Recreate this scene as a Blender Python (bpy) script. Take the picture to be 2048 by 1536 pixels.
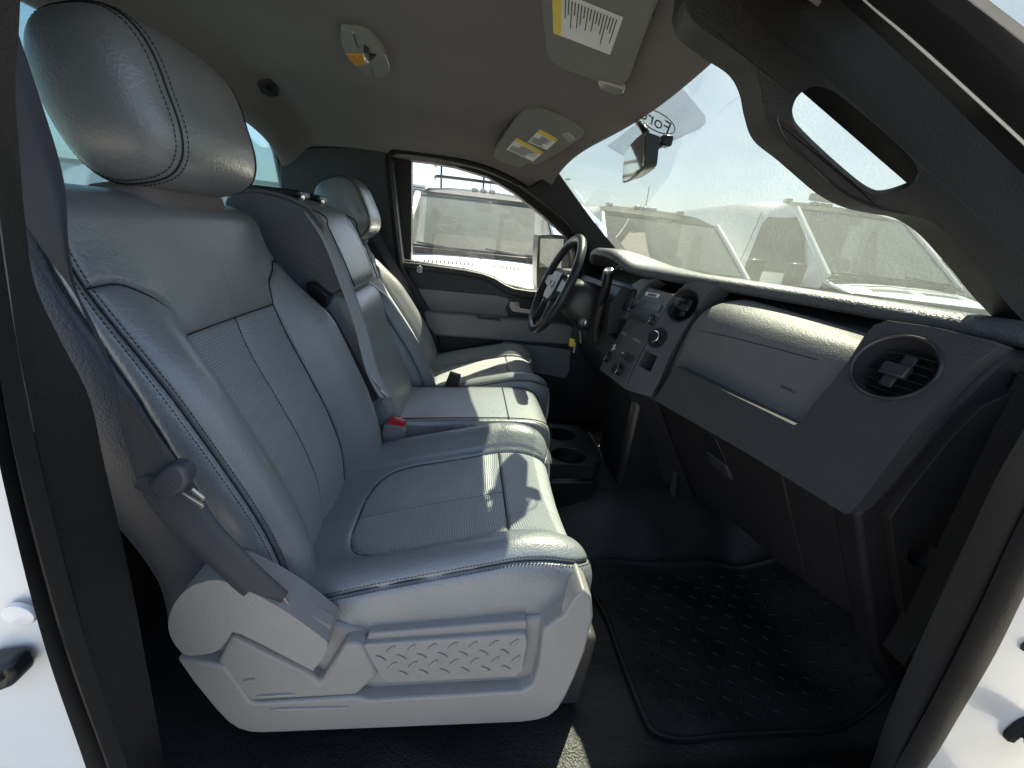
import bpy, bmesh, math, random
import numpy as np
from mathutils import Vector, Matrix
from mathutils.geometry import tessellate_polygon
random.seed(7); rng = np.random.default_rng(7)
for o in list(bpy.data.objects): bpy.data.objects.remove(o)
SC = bpy.context.scene; COL = SC.collection

# ------------------------------------------------------------------ camera
# x = towards the bonnet, y = towards the driver's side, z = up; cab floor near z = -0.08, ground at z = -0.75
F, CX, CY = 769., 1024., 768.
yv = np.array([-85, -300, 769.]); yv /= np.linalg.norm(yv)
_p = 769*769/(85+300*.055)
xv = np.array([_p, .055*_p, 769.]); xv /= np.linalg.norm(xv)
zv = np.cross(xv, yv)
RC = np.array([xv, yv, zv]); CAMP = np.array([0, 0, .78])
cam = bpy.data.cameras.new('camera'); camo = bpy.data.objects.new('camera', cam); COL.objects.link(camo)
m = Matrix.Identity(4)
cr, cd, cf = RC[:, 0], RC[:, 1], RC[:, 2]
for i in range(3):
    m[i][0] = cr[i]; m[i][1] = -cd[i]; m[i][2] = -cf[i]; m[i][3] = CAMP[i]
camo.matrix_world = m
cam.sensor_width = 36; cam.lens = F/2048*36; cam.clip_start = .01; cam.clip_end = 3000
SC.camera = camo
# ------------------------------------------------------------------ light
SUN = Vector((.305, .425, .71)).normalized()
W = bpy.data.worlds.new('World'); SC.world = W; W.use_nodes = True
nt = W.node_tree; bg = nt.nodes['Background']
sky = nt.nodes.new('ShaderNodeTexSky'); sky.sky_type = 'NISHITA'; sky.sun_disc = False
sky.sun_elevation = math.asin(SUN.z); sky.sun_rotation = math.atan2(SUN.x, SUN.y)
sky.air_density = 1.0; sky.dust_density = 2.0; sky.ozone_density = 1.0
bg.inputs[1].default_value = .06
# thin high cloud over the blue
tc = nt.nodes.new('ShaderNodeTexCoord'); mp = nt.nodes.new('ShaderNodeMapping'); mp.inputs['Scale'].default_value = (1.2, 1.2, 6)
nz = nt.nodes.new('ShaderNodeTexNoise'); nz.inputs['Scale'].default_value = 2.2; nz.inputs['Detail'].default_value = 9; nz.inputs['Roughness'].default_value = .6
rp = nt.nodes.new('ShaderNodeValToRGB'); rp.color_ramp.elements[0].position = .38; rp.color_ramp.elements[1].position = .75
mx = nt.nodes.new('ShaderNodeMix'); mx.data_type = 'RGBA'; mx.inputs['B'].default_value = (4.8, 5.9, 7.1, 1)
nt.links.new(tc.outputs['Generated'], mp.inputs[0]); nt.links.new(mp.outputs[0], nz.inputs['Vector'])
nt.links.new(nz.outputs[0], rp.inputs[0])
mmul = nt.nodes.new('ShaderNodeMath'); mmul.operation = 'MULTIPLY'; mmul.inputs[1].default_value = .5
nt.links.new(rp.outputs[0], mmul.inputs[0]); nt.links.new(mmul.outputs[0], mx.inputs['Factor'])
nt.links.new(sky.outputs[0], mx.inputs['A']); nt.links.new(mx.outputs['Result'], bg.inputs[0])
sl = bpy.data.lights.new('sun', 'SUN'); sl.energy = 5.0; sl.angle = math.radians(.53); sl.color = (1, .91, .68)
slo = bpy.data.objects.new('sun', sl); COL.objects.link(slo)
slo.rotation_euler = SUN.to_track_quat('Z', 'Y').to_euler(); slo.location = (5, 8, 12)
vs = SC.view_settings; vs.view_transform = 'Standard'; vs.look = 'None'; vs.gamma = 1; vs.exposure = 2.35; vs.use_curve_mapping = False
SC.cycles.max_bounces = 7; SC.cycles.diffuse_bounces = 4; SC.cycles.glossy_bounces = 3; SC.cycles.transparent_max_bounces = 16
SC.cycles.sample_clamp_indirect = 6

# ------------------------------------------------------------------ pixel -> point on a plane of known place
def ray(px, py): return RC @ np.array([(px-CX)/F, (py-CY)/F, 1.])
def AY(px, py, y): d = ray(px, py); return CAMP + d*(y/d[1])
def AX(px, py, x): d = ray(px, py); return CAMP + d*(x/d[0])
def AZ(px, py, z): d = ray(px, py); return CAMP + d*((z-.78)/d[2])
def APL(px, py, p0, n): d = ray(px, py); return CAMP + d*(np.dot(np.array(p0)-CAMP, n)/np.dot(d, n))
class Patch:
    """bilinear surface through four known points (tl, tr, br, bl)"""
    def __init__(s, tl, tr, br, bl): s.c = [np.array(q, float) for q in (tl, tr, br, bl)]
    def at(s, a, b):
        tl, tr, br, bl = s.c
        return (tl*(1-a)+tr*a)*(1-b) + (bl*(1-a)+br*a)*b
    def nrm(s, a, b):
        e = 1e-3; du = s.at(a+e, b)-s.at(a-e, b); dv = s.at(a, b+e)-s.at(a, b-e)
        n = np.cross(du, dv); n /= np.linalg.norm(n)
        return n if np.dot(n, CAMP-s.at(a, b)) > 0 else -n
    def hit(s, px, py):
        d = ray(px, py); x = np.array([.5, .5, 1.])
        for _ in range(12):
            a, b, t = x; f = s.at(a, b)-CAMP-t*d; e = 1e-4
            J = np.stack([(s.at(a+e, b)-s.at(a, b))/e, (s.at(a, b+e)-s.at(a, b))/e, -d], 1)
            x = x - np.linalg.solve(J, f)
        return s.at(x[0], x[1]), s.nrm(x[0], x[1])
    def p(s, px, py, off=0):
        q, n = s.hit(px, py); return q + n*off

# ------------------------------------------------------------------ materials
def newmat(name):
    M = bpy.data.materials.new(name); M.use_nodes = True
    return M, M.node_tree, M.node_tree.nodes['Principled BSDF']
def nodes_noise(nt, scale, detail=4, coord='Object', rough=.55, sc3=None):
    tc = nt.nodes.new('ShaderNodeTexCoord'); n = nt.nodes.new('ShaderNodeTexNoise')
    n.inputs['Scale'].default_value = scale; n.inputs['Detail'].default_value = detail; n.inputs['Roughness'].default_value = rough
    if sc3:
        mp = nt.nodes.new('ShaderNodeMapping'); mp.inputs['Scale'].default_value = sc3
        nt.links.new(tc.outputs[coord], mp.inputs[0]); nt.links.new(mp.outputs[0], n.inputs['Vector'])
    else: nt.links.new(tc.outputs[coord], n.inputs['Vector'])
    return n
def mat(name, col, rough=.5, metal=0, grain=None, gstr=.2, gdist=.001, var=.12, varscale=6, spec=.5, coat=0, coatr=.05, dust=0, weave=None):
    M, nt, b = newmat(name); L = nt.links
    b.inputs['Metallic'].default_value = metal; b.inputs['Specular IOR Level'].default_value = spec
    b.inputs['Coat Weight'].default_value = coat; b.inputs['Coat Roughness'].default_value = coatr
    n = nodes_noise(nt, varscale, 3)
    mp = nt.nodes.new('ShaderNodeMapRange'); mp.inputs[1].default_value = .3; mp.inputs[2].default_value = .7
    mp.inputs[3].default_value = 1-var; mp.inputs[4].default_value = 1+var; L.new(n.outputs[0], mp.inputs[0])
    hs = nt.nodes.new('ShaderNodeVectorMath'); hs.operation = 'SCALE'; hs.inputs[0].default_value = col[:3]; L.new(mp.outputs[0], hs.inputs['Scale'])
    colout = hs.outputs[0]
    if dust:
        dn = nodes_noise(nt, 38, 5, rough=.7); r = nt.nodes.new('ShaderNodeValToRGB')
        r.color_ramp.elements[0].position = .52; r.color_ramp.elements[1].position = .85
        mu = nt.nodes.new('ShaderNodeMath'); mu.operation = 'MULTIPLY'; mu.inputs[1].default_value = dust
        mix = nt.nodes.new('ShaderNodeMix'); mix.data_type = 'RGBA'; mix.inputs['B'].default_value = (.32, .29, .25, 1)
        L.new(dn.outputs[0], r.inputs[0]); L.new(r.outputs[0], mu.inputs[0]); L.new(mu.outputs[0], mix.inputs['Factor'])
        L.new(colout, mix.inputs['A']); colout = mix.outputs['Result']
    L.new(colout, b.inputs['Base Color'])
    rr = nt.nodes.new('ShaderNodeMapRange'); rr.inputs[3].default_value = max(.02, rough-.07); rr.inputs[4].default_value = min(1, rough+.07)
    n2 = nodes_noise(nt, varscale*3.1, 2); L.new(n2.outputs[0], rr.inputs[0]); L.new(rr.outputs[0], b.inputs['Roughness'])
    last = None
    def bump(h, s, d, last):
        bp = nt.nodes.new('ShaderNodeBump'); bp.inputs['Strength'].default_value = s; bp.inputs['Distance'].default_value = d
        L.new(h, bp.inputs['Height'])
        if last: L.new(last, bp.inputs['Normal'])
        return bp.outputs[0]
    if grain:
        tc = nt.nodes.new('ShaderNodeTexCoord'); v = nt.nodes.new('ShaderNodeTexVoronoi'); v.feature = 'F1'; v.inputs['Scale'].default_value = grain
        L.new(tc.outputs['Object'], v.inputs['Vector']); last = bump(v.outputs['Distance'], gstr, gdist, last)
        nn = nodes_noise(nt, grain*.35, 1); last = bump(nn.outputs[0], gstr*.7, gdist*1.5, last)
    if weave:
        uv = nt.nodes.new('ShaderNodeUVMap'); uv.uv_map = 'UVMap'
        mp2 = nt.nodes.new('ShaderNodeMapping'); mp2.inputs['Scale'].default_value = (weave[0], weave[1], 1); L.new(uv.outputs[0], mp2.inputs[0])
        sep = nt.nodes.new('ShaderNodeSeparateXYZ'); L.new(mp2.outputs[0], sep.inputs[0])
        def sn(o, off=None):
            s = nt.nodes.new('ShaderNodeMath'); s.operation = 'SINE'; L.new(o, s.inputs[0]); return s.outputs[0]
        fl = nt.nodes.new('ShaderNodeMath'); fl.operation = 'DIVIDE'; fl.inputs[1].default_value = math.tau; L.new(sep.outputs[1], fl.inputs[0])
        f2 = nt.nodes.new('ShaderNodeMath'); f2.operation = 'FLOOR'; L.new(fl.outputs[0], f2.inputs[0])
        f3 = nt.nodes.new('ShaderNodeMath'); f3.operation = 'MULTIPLY_ADD'; f3.inputs[1].default_value = math.pi; L.new(f2.outputs[0], f3.inputs[0]); L.new(sep.outputs[0], f3.inputs[2])
        a, c = sn(f3.outputs[0]), sn(sep.outputs[1])
        pr = nt.nodes.new('ShaderNodeMath'); pr.operation = 'MULTIPLY_ADD'; pr.inputs[1].default_value = .55; L.new(a, pr.inputs[0]); L.new(c, pr.inputs[2])
        last = bump(pr.outputs[0], weave[2], .001, last)
        cr = nt.nodes.new('ShaderNodeMapRange'); cr.inputs[1].default_value = -1.5; cr.inputs[2].default_value = 1.0; cr.inputs[3].default_value = .72; cr.inputs[4].default_value = 1.05
        L.new(pr.outputs[0], cr.inputs[0])
        vm = nt.nodes.new('ShaderNodeVectorMath'); vm.operation = 'SCALE'; L.new(colout, vm.inputs[0]); L.new(cr.outputs[0], vm.inputs['Scale']); L.new(vm.outputs[0], b.inputs['Base Color'])
    if last: L.new(last, b.inputs['Normal'])
    return M
def glassmat(name, tint=(.9, .97, .95), dustcol=(.75, .78, .74), dust0=.05, dust1=.2, dscale=5, fine=0, streaks=0, refl=.06):
    """thin pane: tinted see-through + reflection + a film of dust that scatters light"""
    M, nt, b = newmat(name); nt.nodes.remove(b); L = nt.links; out = nt.nodes['Material Output']
    tr = nt.nodes.new('ShaderNodeBsdfTransparent'); tr.inputs[0].default_value = (*tint, 1)
    gl = nt.nodes.new('ShaderNodeBsdfGlossy'); gl.inputs['Roughness'].default_value = .02
    fr = nt.nodes.new('ShaderNodeFresnel'); fr.inputs[0].default_value = 1.45
    cl = nt.nodes.new('ShaderNodeMath'); cl.operation = 'MINIMUM'; cl.inputs[1].default_value = refl*5; L.new(fr.outputs[0], cl.inputs[0])
    m1 = nt.nodes.new('ShaderNodeMixShader'); L.new(cl.outputs[0], m1.inputs[0]); L.new(tr.outputs[0], m1.inputs[1]); L.new(gl.outputs[0], m1.inputs[2])
    df = nt.nodes.new('ShaderNodeBsdfDiffuse'); df.inputs[0].default_value = (*dustcol, 1)
    ts = nt.nodes.new('ShaderNodeBsdfTranslucent'); ts.inputs[0].default_value = (*dustcol, 1)
    m2 = nt.nodes.new('ShaderNodeMixShader'); m2.inputs[0].default_value = .6; L.new(df.outputs[0], m2.inputs[1]); L.new(ts.outputs[0], m2.inputs[2])
    n = nodes_noise(nt, dscale, 8, rough=.65); mr = nt.nodes.new('ShaderNodeMapRange'); mr.inputs[1].default_value = .35; mr.inputs[2].default_value = .72
    mr.inputs[3].default_value = dust0; mr.inputs[4].default_value = dust1; L.new(n.outputs[0], mr.inputs[0]); fac = mr.outputs[0]
    if fine:
        n2 = nodes_noise(nt, fine, 3, rough=.7); r2 = nt.nodes.new('ShaderNodeMapRange'); r2.inputs[1].default_value = .42; r2.inputs[2].default_value = .68
        r2.inputs[3].default_value = .9; r2.inputs[4].default_value = 1.25; L.new(n2.outputs[0], r2.inputs[0])
        mu = nt.nodes.new('ShaderNodeMath'); mu.operation = 'MULTIPLY'; L.new(fac, mu.inputs[0]); L.new(r2.outputs[0], mu.inputs[1]); fac = mu.outputs[0]
    if streaks:
        n3 = nodes_noise(nt, 1, 5, sc3=(3, 26, 3)); r3 = nt.nodes.new('ShaderNodeMapRange'); r3.inputs[1].default_value = .6; r3.inputs[2].default_value = .8
        r3.inputs[3].default_value = 0; r3.inputs[4].default_value = streaks; L.new(n3.outputs[0], r3.inputs[0])
        ad = nt.nodes.new('ShaderNodeMath'); ad.operation = 'ADD'; L.new(fac, ad.inputs[0]); L.new(r3.outputs[0], ad.inputs[1]); fac = ad.outputs[0]
    m3 = nt.nodes.new('ShaderNodeMixShader'); L.new(fac, m3.inputs[0]); L.new(m1.outputs[0], m3.inputs[1]); L.new(m2.outputs[0], m3.inputs[2])
    L.new(m3.outputs[0], out.inputs[0]); return M
LEA = (.215, .227, .238)
MT = dict(
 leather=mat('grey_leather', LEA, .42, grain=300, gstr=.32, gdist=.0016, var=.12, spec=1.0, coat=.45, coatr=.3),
 leather_shaded=mat('shaded_leather', (.07, .072, .085), .4, grain=420, gstr=.22, gdist=.0012, var=.08),  # grey leather darkened to stand for pillar shade; belt tongue reuses it
 insert=mat('ribbed_insert', (.37, .395, .42), .5, spec=.8, grain=700, gstr=.08, gdist=.0006, var=.06, weave=(1000, 1400, .55)),
 seam=mat('seam_thread', (.012, .013, .018), .7, var=.05),
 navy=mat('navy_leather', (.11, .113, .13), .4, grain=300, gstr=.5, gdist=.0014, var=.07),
 shield=mat('grey_plastic', (.295, .28, .27), .42, grain=480, gstr=.35, gdist=.001, var=.07, dust=.1),
 charcoal=mat('charcoal_plastic', (.030, .029, .034), .46, grain=330, gstr=.35, gdist=.0014, var=.1, dust=.1),
 charcoal_smooth=mat('charcoal_smooth', (.03, .03, .036), .35, grain=900, gstr=.1, gdist=.0005, var=.08),
 dashgrey=mat('dash_grey', (.085, .085, .095), .42, grain=260, gstr=.5, gdist=.0016, var=.08, dust=.06),
 bezel=mat('bezel_plastic', (.042, .0405, .044), .45, grain=420, gstr=.4, gdist=.001, var=.06),
 doorgrey=mat('door_insert', (.235, .23, .232), .5, grain=500, gstr=.2, gdist=.001, var=.05),
 lidsheen=mat('lid_sheen_grey', (.13, .128, .132), .52, spec=.4, grain=330, gstr=.3, gdist=.0014, var=.06, dust=.06),  # dash plastic lightened so the colour carries sky sheen and sun
 lowdash=mat('lower_dash', (.016, .015, .018), .5, grain=420, gstr=.4, gdist=.001, var=.1, spec=.3, dust=.03),
 stackgrey=mat('stack_grey', (.095, .093, .10), .4, grain=520, gstr=.25, gdist=.001, var=.06),  # lightened so controls stand out and the face looks lit
 black=mat('black_plastic', (.012, .012, .014), .35, var=.1),
 rubber=mat('black_rubber', (.010, .010, .011), .5, grain=500, gstr=.15, var=.1, spec=.22),
 trim=mat('pillar_trim', (.015, .0145, .015), .55, spec=.3, grain=480, gstr=.35, gdist=.0012, var=.1),
 vinyl=mat('floor_vinyl', (.0125, .012, .0125), .5, grain=260, gstr=.45, gdist=.0018, var=.15, dust=.05, spec=.4),
 matr=mat('rubber_mat', (.010, .010, .0105), .6, grain=400, gstr=.2, var=.15, dust=.05, spec=.35),
 headliner=mat('headliner_cloth', (.195, .174, .172), .95, grain=900, gstr=.12, gdist=.0008, var=.05, spec=.1),
 visor=mat('visor_cloth', (.225, .218, .215), .85, grain=800, gstr=.12, var=.04, spec=.15),
 white=mat('white_paint', (.80, .80, .81), .3, var=.03, coat=.4),
 vanwhite=mat('van_white', (.74, .74, .74), .3, var=.03, coat=.5, dust=.02),
 belt=mat('belt_webbing', (.05, .052, .064), .7, var=.06),
 beltgrey=mat('belt_webbing_grey', (.36, .375, .39), .65, var=.06),
 chrome=mat('chrome', (.8, .8, .8), .12, metal=1, var=.03),
 steel=mat('steel', (.6, .6, .58), .3, metal=1, var=.08),
 satin=mat('satin_silver', (.45, .45, .46), .3, metal=.9, var=.05),
 red=mat('red_button', (.55, .02, .03), .35, var=.05),
 yellow=mat('yellow_tag', (.75, .55, .03), .5, var=.05),
 asphalt=mat('concrete', (.20, .195, .19), .85, grain=60, gstr=.4, gdist=.01, var=.25, varscale=1.2),
 mirror=mat('mirror_glass', (.9, .9, .9), .02, metal=1, var=.0),
 amber=mat('amber_lens', (.8, .35, .06), .25, var=.05),
 lens=mat('clear_lens', (.36, .35, .33), .1, var=.1, coat=.6),
 paper=mat('label_paper', (.82, .82, .8), .6, var=.02),
 labelyellow=mat('label_yellow', (.85, .6, .05), .6, var=.03),
 ink=mat('label_ink', (.04, .04, .04), .7, var=.02),
 brown=mat('jute_padding', (.30, .27, .21), .95, grain=200, gstr=.5, gdist=.003, var=.3, varscale=20),
 brownplastic=mat('seat_riser', (.055, .05, .046), .55, grain=500, gstr=.2, var=.08),
 wall=mat('building_wall', (.55, .57, .62), .7, var=.06, varscale=.5),
 leafo=mat('autumn_leaf', (.45, .22, .07), .7, var=.3),
 bark=mat('bark', (.12, .09, .07), .9, var=.2),
 vanseat=mat('van_seat', (.015, .015, .016), .8, var=.1),
 frit=mat('frit_band', (.02, .022, .024), .5, var=.1),
 glass=glassmat('side_glass', (.97, .985, .98), dust0=.0, dust1=.02, refl=.1),
 windshield=glassmat('windshield_glass', (.385, .43, .418), (.34, .39, .36), .07, .12, 2.6, fine=140, streaks=.05),
 rearglass=glassmat('rear_glass', (.6, .76, .78), (.6, .7, .72), .10, .22, 14, fine=220),
 vanglass=glassmat('van_glass', (.56, .62, .59), (.74, .78, .67), .17, .26, 1.3, fine=260, streaks=.05),
)
# ------------------------------------------------------------------ object helpers
def finish(o, label=None, cat=None, group=None, kind=None):
    if label: o['label'] = label
    if cat: o['category'] = cat
    if group: o['group'] = group
    if kind: o['kind'] = kind
    return o
def thing(name, loc, label, cat, group=None):
    o = bpy.data.objects.new(name, None); COL.objects.link(o); o.location = loc; o.empty_display_size = .05
    return finish(o, label, cat, group)
def worldpos(o):
    p = Vector(o.location); q = o.parent
    while q: p = p + Vector(q.location); q = q.parent
    return p
def mesh_obj(name, verts, faces, m, parent=None, smooth=True, angle=40, uv=None, base=None):
    """verts are in world metres; the object's origin goes to its base point"""
    V = np.asarray(verts, float).reshape(-1, 3)
    if base is None: base = (V.min(0)+V.max(0))/2; base[2] = V[:, 2].min()
    base = np.array(base, float)
    me = bpy.data.meshes.new(name); me.from_pydata((V-base).tolist(), [], [list(map(int, f)) for f in faces]); me.validate()
    o = bpy.data.objects.new(name, me); COL.objects.link(o)
    if m: me.materials.append(MT[m] if isinstance(m, str) else m)
    if smooth:
        me.shade_smooth()
        if angle < 180: me.set_sharp_from_angle(angle=math.radians(angle))
    if uv is not None:
        ul = me.uv_layers.new(name='UVMap'); li = np.zeros(len(me.loops), int); me.loops.foreach_get('vertex_index', li)
        ul.data.foreach_set('uv', np.asarray(uv, float)[li].ravel())
    o.location = base
    if parent:
        o.parent = parent; o.location = Vector(base) - worldpos(parent)
    return o
def recalc(o):
    bm = bmesh.new(); bm.from_mesh(o.data); bmesh.ops.recalc_face_normals(bm, faces=bm.faces); bm.to_mesh(o.data); bm.free(); return o
def bevel(o, w, seg=2, ang=35):
    b = o.modifiers.new('bevel', 'BEVEL'); b.width = w; b.segments = seg; b.limit_method = 'ANGLE'; b.angle_limit = math.radians(ang); b.harden_normals = False
    return o
def gridfaces(n, m, cu=False, cv=False):
    f = []
    for i in range(n if cu else n-1):
        for j in range(m if cv else m-1):
            i2, j2 = (i+1) % n, (j+1) % m
            f.append((i*m+j, i2*m+j, i2*m+j2, i*m+j2))
    return f
def loft(name, rings, m, parent=None, closed=True, caps=True, sub=0, angle=40, smooth=True):
    R = np.array(rings, float); n, k = R.shape[:2]
    f = gridfaces(n, k, False, closed)
    if caps and closed: f += [tuple(range(k-1, -1, -1)), tuple((n-1)*k+j for j in range(k))]
    o = recalc(mesh_obj(name, R.reshape(-1, 3), f, m, parent, smooth, angle))
    if sub:
        s = o.modifiers.new('sub', 'SUBSURF'); s.levels = sub; s.render_levels = sub
    return o
def prism(name, front, back, m, parent=None, holes=(), bev=.002, seg=2, smooth=True, ang=35):
    """solid between an outline (with holes) and the same outline set back"""
    loops_f = [list(map(np.array, front))] + [list(map(np.array, h[0])) for h in holes]
    loops_b = [list(map(np.array, back))] + [list(map(np.array, h[1])) for h in holes]
    fv = [p for l in loops_f for p in l]; bv = [p for l in loops_b for p in l]; n = len(fv)
    A = np.array(loops_f[0]); c = A.mean(0); u, s, vt = np.linalg.svd(A-c)
    tri = tessellate_polygon([[Vector((np.dot(p-c, vt[0]), np.dot(p-c, vt[1]), 0)) for p in l] for l in loops_f])
    faces = [tuple(t) for t in tri] + [tuple(i+n for i in t)[::-1] for t in tri]
    k = 0
    for l in loops_f:
        for i in range(len(l)): j = (i+1) % len(l); faces.append((k+i, k+j, k+j+n, k+i+n))
        k += len(l)
    o = mesh_obj(name, fv+bv, faces, m, parent, smooth, 30)
    bm = bmesh.new(); bm.from_mesh(o.data); bmesh.ops.recalc_face_normals(bm, faces=bm.faces)
    bmesh.ops.dissolve_limit(bm, angle_limit=math.radians(1), verts=bm.verts, edges=bm.edges)
    bm.to_mesh(o.data); bm.free()
    if bev: bevel(o, bev, seg, ang)
    return o
def pprism(name, patch, px, m, parent, o0, o1, bev=.002, holes=(), seg=2):
    g = lambda L, off: [patch.p(x, y, off) for x, y in L]
    return prism(name, g(px, o1), g(px, o0), m, parent, [(g(h, o1), g(h, o0)) for h in holes], bev, seg)
def yprism(name, px, y0, y1, m, parent, bev=.002, holes=(), seg=2):
    """outline seen at depth y0, thickness straight across the cab to y1"""
    g = lambda L: [AY(a, b, y0) for a, b in L]
    s = lambda L: [np.array([p[0], y1, p[2]]) for p in L]
    f = g(px); hs = [g(h) for h in holes]
    return prism(name, f, s(f), m, parent, [(h, s(h)) for h in hs], bev, seg)
def smoothpoly(pts, n=60, closed=True):
    P = np.array(pts, float); k = len(P); out = []
    seg = max(2, n//k)
    for i in range(k if closed else k-1):
        p0, p1, p2, p3 = [P[(i+d) % k] if closed else P[min(max(i+d, 0), k-1)] for d in (-1, 0, 1, 2)]
        for j in range(seg):
            t = j/seg; out.append(.5*((2*p1)+(-p0+p2)*t+(2*p0-5*p1+4*p2-p3)*t*t+(-p0+3*p1-3*p2+p3)*t**3))
    if not closed: out.append(P[-1])
    return np.array(out)
def tube_data(path, r, seg=8, closed=False, flat=None):
    P = np.array(path, float); n = len(P)
    T = np.gradient(P, axis=0)
    if closed: T = np.roll(P, -1, 0)-np.roll(P, 1, 0)
    T /= np.linalg.norm(T, axis=1)[:, None]+1e-12
    up = np.array([0, 0, 1.]) if abs(T[0][2]) < .9 else np.array([1., 0, 0])
    N = np.zeros_like(P); a = np.cross(T[0], up); a /= np.linalg.norm(a); N[0] = a
    for i in range(1, n):
        a = N[i-1]-T[i]*np.dot(N[i-1], T[i]); N[i] = a/(np.linalg.norm(a)+1e-12)
    B = np.cross(T, N); R = np.broadcast_to(np.asarray(r, float), (n,))
    th = np.linspace(0, math.tau, seg, endpoint=False)
    V = P[:, None]+R[:, None, None]*(np.cos(th)[None, :, None]*N[:, None]+np.sin(th)[None, :, None]*B[:, None])
    f = gridfaces(n, seg, closed, True)
    if not closed: f += [tuple(range(seg-1, -1, -1)), tuple((n-1)*seg+j for j in range(seg))]
    return V.reshape(-1, 3), f
def tube(name, path, r, m, parent=None, seg=8, closed=False):
    v, f = tube_data(path, r, seg, closed); return recalc(mesh_obj(name, v, f, m, parent, True, 60))
def joined(name, datas, m, parent=None, smooth=True, angle=60, kind=None):
    V, Fc, k = [], [], 0
    for v, f in datas:
        v = np.asarray(v); V.append(v); Fc += [tuple(i+k for i in q) for q in f]; k += len(v)
    o = mesh_obj(name, np.concatenate(V), Fc, m, parent, smooth, angle)
    if kind: o['kind'] = kind
    return o
def box_data(c, s, M=None):
    s = np.array(s)/2; v = np.array([[x, y, z] for x in (-1, 1) for y in (-1, 1) for z in (-1, 1)])*s
    if M is not None: v = v @ np.array(M).T
    return v+np.array(c), [(0, 1, 3, 2), (4, 6, 7, 5), (0, 4, 5, 1), (2, 3, 7, 6), (0, 2, 6, 4), (1, 5, 7, 3)]
def box(name, c, s, m, parent=None, bev=.004, M=None, seg=3):
    v, f = box_data(c, s, M); o = recalc(mesh_obj(name, v, f, m, parent, True, 50))
    if bev: bevel(o, bev, seg)
    return o
def roty(a): c, s = math.cos(a), math.sin(a); return np.array([[c, 0, s], [0, 1, 0], [-s, 0, c]])
def rotz(a): c, s = math.cos(a), math.sin(a); return np.array([[c, -s, 0], [s, c, 0], [0, 0, 1]])
def rotx(a): c, s = math.cos(a), math.sin(a); return np.array([[1, 0, 0], [0, c, -s], [0, s, c]])
def frame(n, up=(0, 0, 1)):
    """columns: right, up, outward normal"""
    n = np.array(n, float); n /= np.linalg.norm(n); r = np.cross(np.array(up, float), n); r /= np.linalg.norm(r); return np.stack([r, np.cross(n, r), n], 1)
def lathe_data(prof, c, M, seg=32):
    """prof: (radius, height along the normal)"""
    th = np.linspace(0, math.tau, seg, endpoint=False); V = []
    for r, h in prof: V += [[r*math.cos(t), r*math.sin(t), h] for t in th]
    V = np.array(V) @ np.array(M).T + np.array(c); n = len(prof)
    f = gridfaces(n, seg, False, True)
    return V, f
def lathe(name, prof, c, M, m, parent=None, seg=32, angle=35):
    v, f = lathe_data(prof, c, M, seg); return recalc(mesh_obj(name, v, f, m, parent, True, angle))
def sheet(name, fn, nu, nv, m, parent=None, thick=0, angle=180):
    u, v = np.meshgrid(np.linspace(0, 1, nu), np.linspace(0, 1, nv), indexing='ij'); P = fn(u, v)
    o = mesh_obj(name, P.reshape(-1, 3), gridfaces(nu, nv), m, parent, True, angle)
    if thick:
        s = o.modifiers.new('solid', 'SOLIDIFY'); s.thickness = thick; s.offset = -1
    return o
def sstep(a, b, x): t = np.clip((x-a)/(b-a), 0, 1); return t*t*(3-2*t)
def ribbon(name, path, width_dirs, w, m, parent=None, thick=.0014, n=None):
    """belt webbing: path points with a width direction at each"""
    P = np.array(path, float); D = np.array(width_dirs, float)
    N = len(P)*8; P = smoothpoly(P, N, False); D = smoothpoly(D, N, False); D /= np.linalg.norm(D, axis=1)[:, None]
    k = 5; t = np.linspace(-.5, .5, k)
    V = P[:, None]+D[:, None]*t[None, :, None]*w
    o = mesh_obj(name, V.reshape(-1, 3), gridfaces(len(P), k), m, parent, True, 180, uv=np.stack(np.meshgrid(np.arange(len(P))*.01, t*w, indexing='ij'), -1).reshape(-1, 2))
    s = o.modifiers.new('solid', 'SOLIDIFY'); s.thickness = thick; s.offset = 0
    return o

# ================================================================== THE SETTING
GZ = -.75
g = mesh_obj('ground', [(-300, -300, GZ), (300, -300, GZ), (300, 300, GZ), (-300, 300, GZ)], [(0, 1, 2, 3)], 'asphalt'); finish(g, kind='structure')
CYAR = 1.06                                   # centre line of the truck
def floor_z(x, y):
    z = -.08 + 0*x
    tun = np.exp(-((y-CYAR)/.20)**4)*(.05+.13*sstep(.10, .55, x)); z = z+tun
    z = z+.42*sstep(.80, 1.25, x)              # toe board
    z = z+.05*(1-sstep(.315, .37, y))+.05*sstep(1.76, 1.82, y)
    return z + .004*np.sin(x*31+y*17)*np.sin(y*23-x*9)
def floor_fn(u, v):
    x = -.78+u*2.0; y = .27+v*1.58; return np.stack([x, y, floor_z(x, y)], -1)
o = sheet('floor', floor_fn, 160, 140, 'vinyl'); finish(o, kind='structure')

CAB = thing('pickup_cab', (0, CYAR, -.1), 'white pickup cab shell with black door seals around the open doorway', 'pickup truck')
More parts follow.
